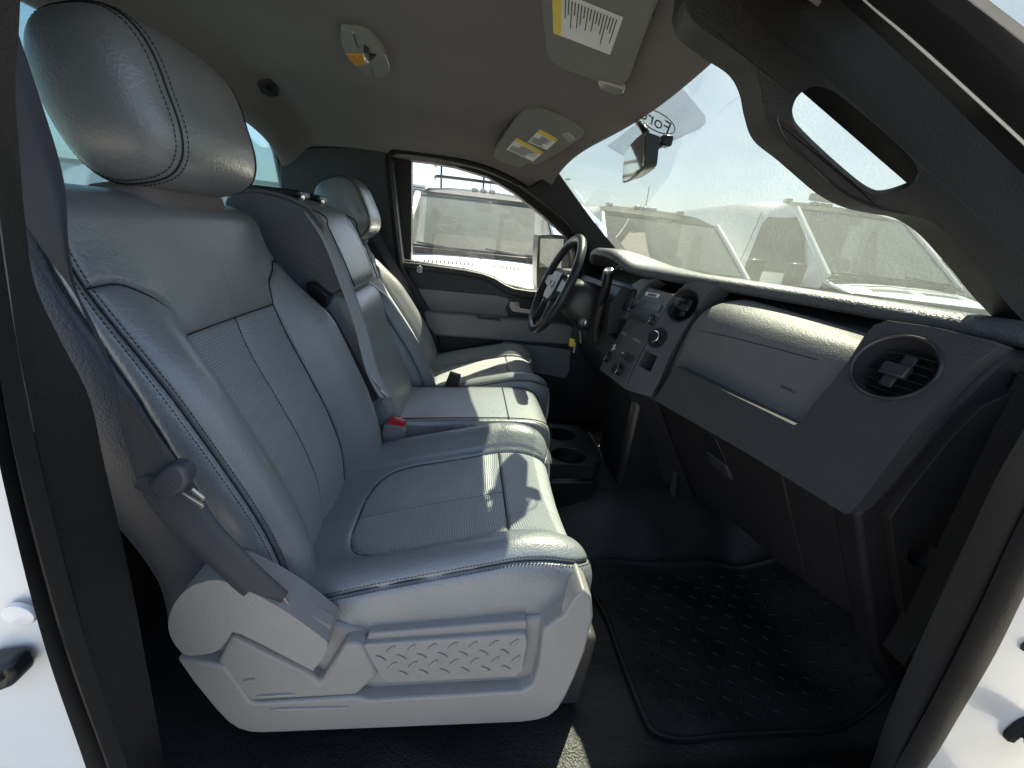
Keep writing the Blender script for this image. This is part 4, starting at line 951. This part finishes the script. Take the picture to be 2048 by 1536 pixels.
CL = bpy.data.objects.new('instrument_cluster', None); COL.objects.link(CL); CL.parent = DA; CL.location = Vector((.56, 1.45, .62))-worldpos(DA)
ym = 1.45
cring = []
for y in np.linspace(1.30, 1.63, 16):
    e = (y-1.465)/.165; cring.append([(.60, y, .60), (.60, y, .745+.02*(1-e*e)), (.62, y, .75+.02*(1-e*e)), (.62, y, .60)])
loft('cluster_face', cring, 'black', CL, True, True, 0, 40)
for y in (1.39, 1.54): lathe('gauge_ring', [(.050, 0), (.052, .006), (.047, .006), (.046, 0)], (.598, y, .672), frame((-1, 0, .1)), 'satin', CL, 32)
pr = [(.50, .50), (.49, .60), (.52, .66), (.58, .66), (.58, .50)]
loft('driver_bezel', [[(a, y, b) for a, b in pr] for y in np.linspace(1.29, 1.78, 8)], 'bezel', DA, True, True, 0, 40)
loft('driver_knee_panel', [[(a, y, b) for a, b in [(.50, .50), (.48, .44), (.60, .26), (.70, .24), (.70, .5)]] for y in np.linspace(1.20, 1.78, 8)], 'bezel', DA, True, True, 0, 40)

# ================================================================== DRIVER'S DOOR (far side)
DD = thing('driver_door', (0, 1.80, -.05), 'far door with grey insert, armrest, chrome handle and open window frame', 'car door')
yd = 1.775
belt = [(796, 523), (835, 527), (880, 533), (930, 540), (965, 547), (990, 556), (1012, 570), (1030, 577), (1060, 582), (1110, 584)]
pan = belt+[(1180, 592), (1260, 620), (1290, 900), (860, 960), (700, 900), (760, 640)]
yprism('door_skin', pan, yd, 1.88, 'charcoal', DD, .006)
yprism('sill_roll', list(belt)+[(1112, 600), (1060, 598), (1025, 592), (1000, 580), (975, 562), (930, 553), (880, 546), (835, 540), (797, 536)], yd-.022, yd+.02, 'charcoal', DD, .009, seg=3)
yprism('door_insert', smoothpoly([(832, 582), (842, 578), (930, 586), (1012, 595), (1011, 616), (1009, 634), (930, 628), (850, 621), (832, 606)], 45), yd-.008, yd+.01, 'doorgrey', DD, .004)
arm = [(846, 623), (930, 629), (1008, 637), (1080, 644), (1146, 652), (1150, 670), (1142, 690), (1060, 686), (960, 679), (868, 672), (852, 650)]
yprism('armrest', arm, yd-.065, yd+.01, 'doorgrey', DD, .012, seg=3)
yprism('armrest_pull', [(952, 633), (1000, 637), (1002, 642), (956, 638)], yd-.067, yd-.05, 'black', DD, .001)
yprism('handle_recess', [(1014, 594), (1082, 600), (1078, 630), (1012, 632)], yd-.004, yd+.01, 'black', DD, .002)
hd = bpy.data.objects.new('door_handle', None)
yprism('door_handle', [(1020, 603), (1038, 604), (1040, 617), (1062, 620), (1062, 628), (1024, 623), (1019, 614)], yd-.014, yd-.003, 'chrome', DD, .002)
yprism('lock_knob', smoothpoly([(834, 545), (834, 535), (839, 531), (844, 535), (845, 545)], 25), yd-.038, yd-.02, 'chrome', DD, .002)
yprism('map_pocket', [(1006, 682), (1142, 700), (1140, 740), (1132, 758), (1050, 742), (1006, 712)], yd-.03, yd+.01, 'doorgrey', DD, .005)
hole_w = [(807, 519), (800, 440), (789, 332), (794, 321), (812, 318), (860, 324), (910, 333), (975, 353), (1030, 386), (1085, 430), (1130, 470), (1150, 505), (1148, 580), (1110, 582), (1060, 580), (1012, 568), (990, 554), (930, 538), (880, 531)]
out_w = [(775, 545), (770, 440), (762, 325), (772, 304), (795, 298), (860, 305), (920, 317), (993, 340), (1058, 372), (1130, 430), (1210, 500), (1235, 540), (1240, 630), (1120, 640), (900, 620), (790, 600)]
yprism('window_frame', out_w, yd+.005, 1.85, 'trim', DD, .006, [hole_w], 3)
prism('window_glass', [AY(x, y, 1.83) for x, y in hole_w], [AY(x, y, 1.83)+np.array([0, .004, 0]) for x, y in hole_w], 'glass', DD, bev=0)
MR = thing('door_mirror', AY(1100, 540, 2.06), 'black side mirror housing seen through the far door window', 'side mirror')
yprism('mirror_housing', smoothpoly([(1076, 480), (1082, 470), (1128, 472), (1140, 500), (1138, 580), (1090, 592), (1074, 575)], 42), 2.05, 2.20, 'black', MR, .012, seg=3)
mg = [AY(1081, 477, 2.045), AY(1126, 478, 1.985), AY(1122, 536, 1.985), AY(1079, 534, 2.045)]
prism('mirror_glass', mg, [p+np.array([.004, .006, 0]) for p in mg], 'mirror', MR, (), 0)
yprism('mirror_arm', [(1130, 540), (1190, 545), (1190, 570), (1130, 575)], 1.90, 2.10, 'black', MR, .006)
# far front pillar trim and rear pillar trim
yprism('front_pillar_trim', [(1036, 368), (1058, 374), (1108, 343), (1118, 344), (1150, 390), (1190, 445), (1234, 498), (1238, 530), (1200, 530), (1192, 508), (1130, 440), (1092, 408)], 1.70, 1.80, 'trim', CAB, .010, seg=3)
yprism('rear_pillar_trim', [(556, 296), (600, 292), (690, 289), (740, 291), (772, 302), (784, 318), (796, 440), (806, 530), (870, 640), (900, 800), (650, 800), (560, 420)], 1.745, 1.85, 'charcoal', CAB, .012, seg=3)
box('side_wall', (-.42, 1.85, .45), (.34, .05, 1.2), 'black', CAB, 0)
tube('door_opening_seal', smoothpoly([AY(x, y, 1.742) for x, y in ((800, 545), (786, 430), (776, 330), (782, 308), (800, 302), (870, 311), (940, 326), (993, 344), (1050, 375), (1110, 425), (1190, 500))], 80, False), .010, 'rubber', CAB, 8)

# ================================================================== CEILING FITTINGS
def on_ceil(px, py, off=0): p = ceil_hit(px, py); return p-np.array([0, 0, off])
DL = thing('dome_light', on_ceil(728, 90), 'oval clear dome light with an orange patch on the headliner', 'dome light')
ov = smoothpoly([(680, 48), (700, 44), (735, 52), (765, 85), (778, 118), (774, 136), (745, 141), (712, 120), (690, 92)], 54)
prism('bezel', [on_ceil(x, y, .014) for x, y in ov], [on_ceil(x, y, -.002) for x, y in ov], 'lens', DL, (), .009, 4)
am = [(692, 92), (726, 92), (732, 112), (712, 116), (700, 105)]
prism('lamp_window', [on_ceil(x, y, .0162) for x, y in am], [on_ceil(x, y, .006) for x, y in am], 'amber', DL, (), .001)  # orange comes from the plate's colour alone
for q in ([(705, 48), (718, 85), (738, 112), (746, 138)],): tube('lens_rib', [on_ceil(x, y, .0150) for x, y in smoothpoly(q, 30, False)], .0012, 'chrome', DL, 5)
for q in ([(728, 72), (738, 80), (736, 88), (726, 84)], [(738, 90), (752, 92), (748, 100), (736, 100)]): prism('switch', [on_ceil(x, y, .0185) for x, y in q], [on_ceil(x, y, .01) for x, y in q], 'black', DL, (), .001)
CH = thing('coat_hook', on_ceil(538, 170), 'small dark coat hook socket in the headliner', 'coat hook')
q = [(514, 158), (540, 154), (556, 170), (556, 184), (540, 186), (520, 176)]
prism('hook_base', [on_ceil(x, y, .012) for x, y in q], [on_ceil(x, y, -.002) for x, y in q], 'charcoal', CH, (), .003)
q = [(524, 162), (540, 158), (548, 168), (540, 172)]
prism('hook_socket', [on_ceil(x, y, .0135) for x, y in q], [on_ceil(x, y, .006) for x, y in q], 'black', CH, (), .001)
def visor(name, px, px_lab, drop0, drop1, label, pivot, labels, clip):
    V = thing(name, on_ceil(*px[0]), label, 'sun visor')
    c = np.mean(np.array(px, float), 0)
    P3 = [on_ceil(x, y, .020) for x, y in px]; A = np.array(P3); c3 = A.mean(0); u, s, vt = np.linalg.svd(A-c3); n = vt[2] if vt[2][2] < 0 else -vt[2]
    P3 = [APL(x, y, c3, n) for x, y in px]
    prism('visor_pad', P3, [p-n*.016 for p in P3], 'visor', V, (), .007, 4)
    for (quad, head) in labels:
        L = [APL(x, y, c3+n*.0012, n) for x, y in quad]; lab = prism('warning_label', L, [p-n*.001 for p in L], 'paper', V, (), 0)
        tl, tr, br, bl = L
        def lp(a, b): return (tl*(1-a)+tr*a)*(1-b)+(bl*(1-a)+br*a)*b
        def bar(a0, a1, b0, b1, m, nm, off=.0018):
            q4 = [lp(a0, b0), lp(a1, b0), lp(a1, b1), lp(a0, b1)]; return prism(nm, [p+n*off*.3 for p in q4], [p-n*.0004 for p in q4], m, lab, (), 0)
        if head == 'left': bar(0, .13, 0, 1, 'labelyellow', 'header_band')
        else: bar(0, 1, 0, .2, 'labelyellow', 'header_band')
        data = []
        for k in range(17 if head == 'left' else 10):
            if head == 'left':
                a = .18+k*.046; segs = [(.06, .30+.6*random.random()), ]
                for b0, b1 in segs:
                    q4 = [lp(a, b0), lp(a+.016, b0), lp(a+.016, b1), lp(a, b1)]
                    data.append(([p+n*.0009 for p in q4], [(0, 1, 2, 3)]))
            else:
                b = .27+k*.068; a1 = .6+.34*random.random()
                q4 = [lp(.28 if k < 4 else .05, b), lp(a1, b), lp(a1, b+.025), lp(.28 if k < 4 else .05, b+.025)]; data.append(([p+n*.0009 for p in q4], [(0, 1, 2, 3)]))
        joined('print_lines', data, 'ink', lab, False, kind='stuff')
    if clip:
        q = [APL(x, y, c3+n*.004, n) for x, y in clip]; prism('visor_clip', q, [p-n*.012 for p in q], 'lens', V, (), .003)
    return V
visor('sun_visor', [(1078, -60), (1080, 10), (1092, 110), (1100, 124), (1130, 142), (1215, 172), (1245, 174), (1258, 160), (1275, 110), (1310, 20), (1335, -60)], None, 0, 0, 'large grey sun visor with a long warning label above the passenger side', None,
      [([(1104, -22), (1246, 36), (1220, 110), (1107, 66)], 'left')], [(1195, 164), (1228, 172), (1250, 180), (1246, 190), (1225, 190), (1198, 178)])
visor('sun_visor', [(1052, 218), (1080, 220), (1140, 242), (1170, 262), (1166, 276), (1140, 292), (1075, 332), (1058, 328), (1040, 338), (1000, 326), (986, 312), (990, 298), (1030, 240)], None, 0, 0, 'small grey sun visor with two yellow headed labels above the steering wheel', None,
      [([(1033, 276), (1087, 305), (1066, 323), (1013, 299)], 'top'), ([(1080, 259), (1116, 279), (1094, 300), (1055, 284)], 'top')], [(1120, 270), (1136, 266), (1150, 280), (1140, 288)])
VP = thing('visor_pivot', on_ceil(1300, 8), 'dark pivot end of the large sun visor near the windscreen pillar', 'visor pivot')
lathe('pivot_cap', [(.014, -.01), (.015, .008), (.011, .014), (0, .015)], on_ceil(1292, 10, .008), frame((-.2, -.6, -.7)), 'charcoal', VP, 24)
# ---- rear-view mirror
mc = AY(1266, 318, 1.08)
MI = thing('rear_view_mirror', mc, 'black rear view mirror on a stalk hanging from the windshield', 'mirror')
mshape = np.array([1, 1.22])*smoothpoly([(-.115, -.018), (-.10, -.034), (0, -.038), (.10, -.034), (.115, -.018), (.112, .022), (.10, .030), (0, .034), (-.10, .030), (-.112, .022)], 50)
mn = np.array([-.96, .155, -.12]); MM = frame(mn)
def ml_(a, b, h): return mc+MM @ np.array([a, b, h])
prism('housing', [ml_(a, b, 0) for a, b in mshape], [ml_(a*.85, b*.8, -.035) for a, b in mshape], 'black', MI, (), .008, 4)
prism('glass', [ml_(a*.95, b*.92, .0015) for a, b in mshape], [ml_(a*.95, b*.92, 0) for a, b in mshape], 'mirror', MI, (), 0)
q0, qn = ws_hit(1278, 240)
tube('stalk', smoothpoly([q0+qn*.004, AY(1290, 262, 1.09), AY(1306, 300, 1.10), AY(1306, 322, 1.09), ml_(0, 0, -.03)], 40, False), .008, 'black', MI, 10)
box('sensor', AY(1330, 283, 1.11), (.03, .035, .025), 'black', MI, .006)
tube('sensor_arm', [AY(1308, 300, 1.10), AY(1330, 283, 1.11)], .007, 'black', MI, 8)

# ================================================================== FLOOR ITEMS
FM = thing('floor_mat', (.6, .6, -.078), 'black rubber floor mat with raised tread pattern in the passenger footwell', 'floor mat')
mo = smoothpoly([(.385, .80), (.60, .805), (.80, .80), (1.0, .72), (1.03, .60), (1.0, .47), (.82, .40), (.60, .395), (.42, .40), (.385, .45), (.383, .62)], 88)
def fz(x, y): return float(floor_z(np.array(x), np.array(y)))
M2 = lambda k, h: [np.array([.7+(x-.7)*k, .6+(y-.6)*k, fz(.7+(x-.7)*k, .6+(y-.6)*k)+h]) for x, y in mo]
rings = [M2(1.0, .002), M2(1.0, .016), M2(.985, .018), M2(.97, .016), M2(.965, .012)]+[M2(k_, .012) for k_ in np.linspace(.93, .002, 27)]
o = loft('mat_base', rings, 'matr', FM, True, False, 0, 60)
tme = None; cnt = 0
for i in range(-2, 26):
    for j in range(0, 17):
        x = .40+i*.031; y = .40+j*.030
        inside = (.41 < x < .97) and (.42 < y < .785) and not (x > .86 and (y < .46 or y > .74))
        if not inside or cnt >= 290: continue
        a = math.radians(62 if (i+j) % 2 else -28)
        if tme is None:
            v, f = tube_data([np.array([k*.011, 0, 0]) for k in (-1, -.8, 0, .8, 1)], [.0004, .0026, .003, .0026, .0004], 6); oo = mesh_obj('tread', v, f, 'matr', None, True, 180, base=(0, 0, 0)); tme = oo.data; bpy.data.objects.remove(oo)
        oo = bpy.data.objects.new('tread', tme); COL.objects.link(oo); oo.parent = FM; cnt += 1
        oo.location = Vector((x, y, fz(x, y)+.0128))-worldpos(FM); oo.rotation_euler = (0, -math.atan((fz(x+.01, y)-fz(x-.01, y))/.02), a)
CO = thing('cup_holder', (.33, 1.06, .1), 'black plastic cup holder tray in front of the middle seat', 'cup holder')
tray = [(.255, .935), (.40, .935), (.425, .95), (.435, 1.0), (.435, 1.14), (.42, 1.19), (.255, 1.195)]
cup = [(.285+.05+.055*math.cos(a), .985+.0+.045*math.sin(a)) for a in np.linspace(0, math.tau, 24, endpoint=False)]
cup2 = [(x, y+.14-.005) for x, y in cup]
zt = .185
prism('tray', [np.array([x, y, zt]) for x, y in tray], [np.array([x, y, zt-.05]) for x, y in tray], 'black', CO, [([np.array([x, y, zt]) for x, y in c], [np.array([x, y, zt-.05]) for x, y in c]) for c in (cup, cup2)], .004, 3)
box('tray_body', (.34, 1.065, .02), (.16, .24, .20), 'black', CO, .01)
tube('rail', smoothpoly([(.40, .94, zt+.004), (.43, .96, zt+.004), (.44, 1.02, zt+.004), (.44, 1.13, zt+.004)], 30, False), .004, 'black', CO, 8)

# ================================================================== OUTSIDE: parked vans
def make_van(cx, yb, roofz, label, rack=False, side=False, hood_vents=True, hw=.98, vents=True, wipers=True, zb=1.34):
    """front towards -y; yb: foot of the windscreen; ground at GZ"""
    V = thing('parked_van', (cx, yb, GZ), label, 'van')
    G = lambda x, y, z: (cx+x, yb+y, GZ+z)
    zt = roofz-.17; run = .78+.15*(roofz > 2.2)
    ysl = lambda z: np.where(z > zb, (z-zb)/(zt-zb)*run, 0.)
    def ring(y0, w=1.0, top=roofz, slant=True, k=0):
        pts = [(-.95, .35), (-.98, .8), (-.97, 1.15), (-.90, zb), (-.82, zt), (-.74, top-.05), (-.45, top-.005), (0, top+.015), (.45, top-.005), (.74, top-.05), (.82, zt), (.90, zb), (.97, 1.15), (.98, .8), (.95, .35)]
        out = []
        for x, z in pts:
            yy_ = float(ysl(min(z, zt))) if slant else 0
            if z > zt: yy_ += (z-zt)*3.5*(1 if slant else 0)
            sq = x*(1.0 if slant and z >= zb else 1.0)
            out.append(G(sq*w*hw/.98, y0+yy_, z))
        return out
    sh = [ring(0), ring(.35, 1.02), ring(1.1, 1.03, roofz+.02, False), ring(2.5, 1.04, roofz+.03, False), ring(4.6, 1.03, roofz+.02, False)]
    sh[2] = [(p[0], max(p[1], q[1]+.05), p[2]) for p, q in zip(sh[2], sh[1])]
    loft('body', sh, 'vanwhite', V, True, False, 0, 50)
    mesh_obj('bulkhead', [G(-.9, 1.7, .4), G(.9, 1.7, .4), G(.8, 1.7, roofz-.05), G(-.8, 1.7, roofz-.05)], [(0, 1, 2, 3)], 'doorgrey', V)
    def hood(u, v):
        x = (u-.5)*2*.93*hw/.98; y = -1.0+v*1.03
        z = zb-.31+.29*v**.8-.05*(np.abs(u-.5)*2)**3-.03*(1-v)**2*4*.5
        return np.stack([cx+x, yb+y, GZ+z], -1)
    sheet('hood', hood, 24, 24, 'vanwhite', V, thick=.02)
    box('nose', G(0, -.72, .72), (1.85*hw/.98, .62, .62), 'vanwhite', V, .08)
    box('grille', G(0, -1.04, .80), (1.1, .06, .28), 'black', V, .02)
    for sx in (-1, 1): box('headlight', G(sx*.74, -.98, .86), (.34, .14, .22), 'lens', V, .04)
    # screen set in a dark band
    def scr(ins, off):
        def f(u, v):
            z = zb+.02+ins+(zt-zb-.03-2*ins)*v; wx = (.90-(.90-.82)*(z-zb)/(zt-zb)-.03-ins)*hw/.98
            x = (u-.5)*2*wx; y = (z-zb)/(zt-zb)*run-.06*(1-((u-.5)*2)**2)-off
            return np.stack([cx+x, yb+y, GZ+z], -1)
        return f
    sheet('windscreen', scr(.004, .004), 20, 14, 'vanglass', V)
    b = scr(.0, .0); t_ = np.linspace(0, 1, 14)
    path = [b(np.array(u), np.array(0.)) for u in t_]+[b(np.array(1.), np.array(v)) for v in t_[1:]]+[b(np.array(u), np.array(1.)) for u in t_[::-1][1:]]+[b(np.array(0.), np.array(v)) for v in t_[::-1][1:-1]]
    tube('screen_frame', path, .014, 'frit', V, 6, True)
    for sx in (-1, 1):
        tube('pillar', [G(sx*.91*hw/.98, -.02, zb-.02), G(sx*.87*hw/.98, run*.5, (zb+zt)/2), G(sx*.82*hw/.98, run, zt)], .042, 'vanwhite', V, 8)
    box('cowl', G(0, -.03, zb-.02), (1.7*hw/.98, .12, .05), 'black', V, .01)
    box('dash_top', G(0, .45, zb-.10), (1.6, .55, .12), 'charcoal', V, .03)
    for sx in (-1, 1):
        box('seat_back', G(sx*.42, 1.15, 1.22), (.50, .18, .62), 'vanseat', V, .12, rotx(-.2)); box('seat_headrest', G(sx*.42, 1.22, 1.64), (.26, .12, .19), 'vanseat', V, .05, rotx(-.2))
    box('mirror_mount', G(0, run-.07, zt-.07), (.22, .05, .13), 'charcoal', V, .02)
    if wipers:
        for x0, x1, sg in ((-.72, -.18, 1), (.02, .62, 1)):
            p0 = G(x0, -.10, zb+.055); p1 = G(x1, -.12, zb+.0); tube('wiper', [p0, G((x0+x1)/2, -.13, zb+.035), p1, G(x1+.17, -.20, zb-.05)], .012, 'black', V, 6)
    if vents:
        dat = []
        for gx in (-.36, .34):
            for k in range(13):
                x = gx+(k-6)*.042; v_ = float(hood(np.array(.5+x/(1.86*hw/.98)), np.array(.62))[2]); v2 = float(hood(np.array(.5+x/(1.86*hw/.98)), np.array(.70))[2])
                dat.append(([(cx+x-.009, yb-1+1.03*.62, v_+.004), (cx+x+.009, yb-1+1.03*.62, v_+.004), (cx+x+.009, yb-1+1.03*.70, v2+.004), (cx+x-.009, yb-1+1.03*.70, v2+.004)], [(0, 1, 2, 3)]))
        joined('vent_slots', dat, 'black', V, False, kind='stuff')
    for x in (-.55, -.12, .0, .12, .55)[(0 if not rack else 1):(5 if not rack else 4)]: box('marker_lamp', G(x, run+.58, roofz+.005), (.09, .10, .05), 'lens', V, .015)
    for sx in (-1, 1):
        box('door_mirror', G(sx*1.15, .25, 1.42), (.20, .14, .34), 'black', V, .04); tube('mirror_arm', [G(sx*.93, .3, 1.35), G(sx*1.12, .27, 1.36)], .025, 'black', V, 6)
        # door window
        gx = lambda z: sx*(.905-.08*(z-zb)/(zt-zb)+.012)*1.02*hw/.98
        wp = [(.32, zb+.03), (.62, zt-.28), (.82, zt-.12), (1.35, zt-.10), (1.42, zt-.2), (1.42, zb+.02), (1.3, zb-.06), (.4, zb-.04)]
        P = [G(gx(z)+sx*.02, y, z) for y, z in wp]; prism('door_window', P, [np.array(p)-np.array([sx*.03, 0, 0]) for p in P], 'frit', V, (), .01)
        tube('door_gap', [G(gx(zb)+sx*.035, 1.55, .5), G(gx(zb)+sx*.035, 1.55, zb), G(gx(zt)+sx*.03, 1.5, zt-.02)], .006, 'black', V, 5)
    tube('antenna', [G(.1, run+.8, roofz), G(.1, run+.82, roofz+.34)], .006, 'black', V, 5)
    if rack:
        for z in (.14, .30): tube('rack_rail', smoothpoly([G(.95, 1.6, roofz+z), G(.2, 1.53, roofz+z), G(-.50, 1.53, roofz+z), G(-.66, 1.58, roofz+z), G(-.70, 1.85, roofz+z)], 40, False), .022, 'black', V, 8)
        for x, y in ((-.60, 1.6), (0, 1.55), (.7, 1.6)): tube('rack_post', [G(x, y+.05, roofz), G(x, y, roofz+.30)], .016, 'black', V, 6)
    for sx in (-1, 1):
        for y in (-.35, 3.4): lathe('wheel', [(.0, -.10), (.33, -.10), (.36, -.06), (.36, .06), (.33, .10), (.2, .08), (0, .08)], G(sx*.88, y, .36), frame((sx, 0, 0)), 'black', V, 24)
    if roofz > 2.2:
        for sx in (-1, 1): box('roof_recess', G(sx*.38, run+.12, zt+.19), (.42, .12, .10), 'doorgrey', V, .03)
    return V
make_van(.16, 4.6, 2.10, 'white van with a black roof rack seen through the far door window', rack=True)
make_van(2.53, 4.6, 2.12, 'white low roofed van with wiped dusty windscreen, between the two other white vans')
make_van(5.25, 4.4, 2.46, 'white high roofed van with marker lamps and hood vents beside the low roofed van', hw=1.02, zb=1.50)
make_van(8.1, 5.4, 1.98, 'white low van half hidden behind the windscreen pillar beyond the high roofed van', vents=False)
make_van(-2.6, 9.5, 2.0, 'white van parked farther back, left of the van with the roof rack', vents=False)
# ---- building and tree far behind
BD = thing('warehouse', (-6, 24, GZ), 'long pale warehouse wall with a parapet behind the parked vans', 'building')
box('wall', (-6, 25, GZ+1.45), (30, 2, 2.9), 'wall', BD, .02)
for k in range(12): box('wall_panel', (-19+k*2.4, 23.97, GZ+1.35), (2.32, .08, 2.4), 'wall', BD, .02)
box('parapet', (-6, 24.9, GZ+2.98), (30.2, 2.1, .2), 'doorgrey', BD, .02)
box('roof_unit', (-3.1, 25, GZ+3.45), (1.1, 1.0, .8), 'wall', BD, .03)
for k in range(5): box('louvre', (-3.1, 24.48, GZ+3.2+k*.12), (.9, .03, .05), 'charcoal', BD, 0)
TR = thing('autumn_tree', (-5.0, 31, GZ), 'bare topped tree with orange leaves showing above the warehouse', 'tree')
tube('trunk', [(-5.0, 31, GZ), (-5.0, 31, 1.6), (-5.0, 31.1, 2.9)], [.2, .16, .1], 'bark', TR, 8)
for k in range(14):
    a = random.random()*math.tau; r = .6+1.2*random.random(); tube('branch', [(-5.0, 31, 1.2+.06*k), (-5.0+.5*r*math.cos(a), 31+.5*r*math.sin(a), 2.2+.05*k), (-5.0+r*math.cos(a), 31+r*math.sin(a), 2.8+.06*k)], [.06, .035, .012], 'bark', TR, 5)
dat = []
for k in range(1500):
    a = random.random()*math.tau; r = 1.9*math.sqrt(random.random()); z = 2.2+random.random()*1.4-.2*r; c = np.array([-5.0+r*math.cos(a), 31+r*math.sin(a), z]); M = rotz(random.random()*6) @ rotx(random.random()*6)
    s_ = .05+.07*random.random(); dat.append((np.array([(-s_, 0, 0), (0, -s_*.6, 0), (s_, 0, 0), (0, s_*.6, 0)]) @ M.T+c, [(0, 1, 2, 3)]))
joined('leaves', dat, 'leafo', TR, False, kind='stuff')
# wiper and cowl of this truck, just outside the glass
CW = thing('wiper_arm', (1.2, .9, .68), 'black wiper arm lying along the foot of the windshield', 'wiper')
pp = [ws_pt(np.array(a), np.array(b)) for a, b in ((.05, .10), (.2, .055), (.45, .03), (.62, .02))]
tube('blade', [p+np.array([.03, 0, .02]) for p in pp], .008, 'black', CW, 6)
tube('arm', [pp[0]*.5+pp[1]*.5+np.array([.03, 0, .03]), pp[1]+np.array([.05, 0, .02]), pp[3]+np.array([.08, 0, -.01])], .007, 'black', CW, 6)
def bonnet(u, v):
    y = .25+v*1.62; x = 1.17+u*1.1; q = (y-CYAR)/.8; return np.stack([x, y, .60-.10*u-.03*q**4], -1)
sheet('bonnet', bonnet, 20, 20, 'white', CAB, thick=.01)
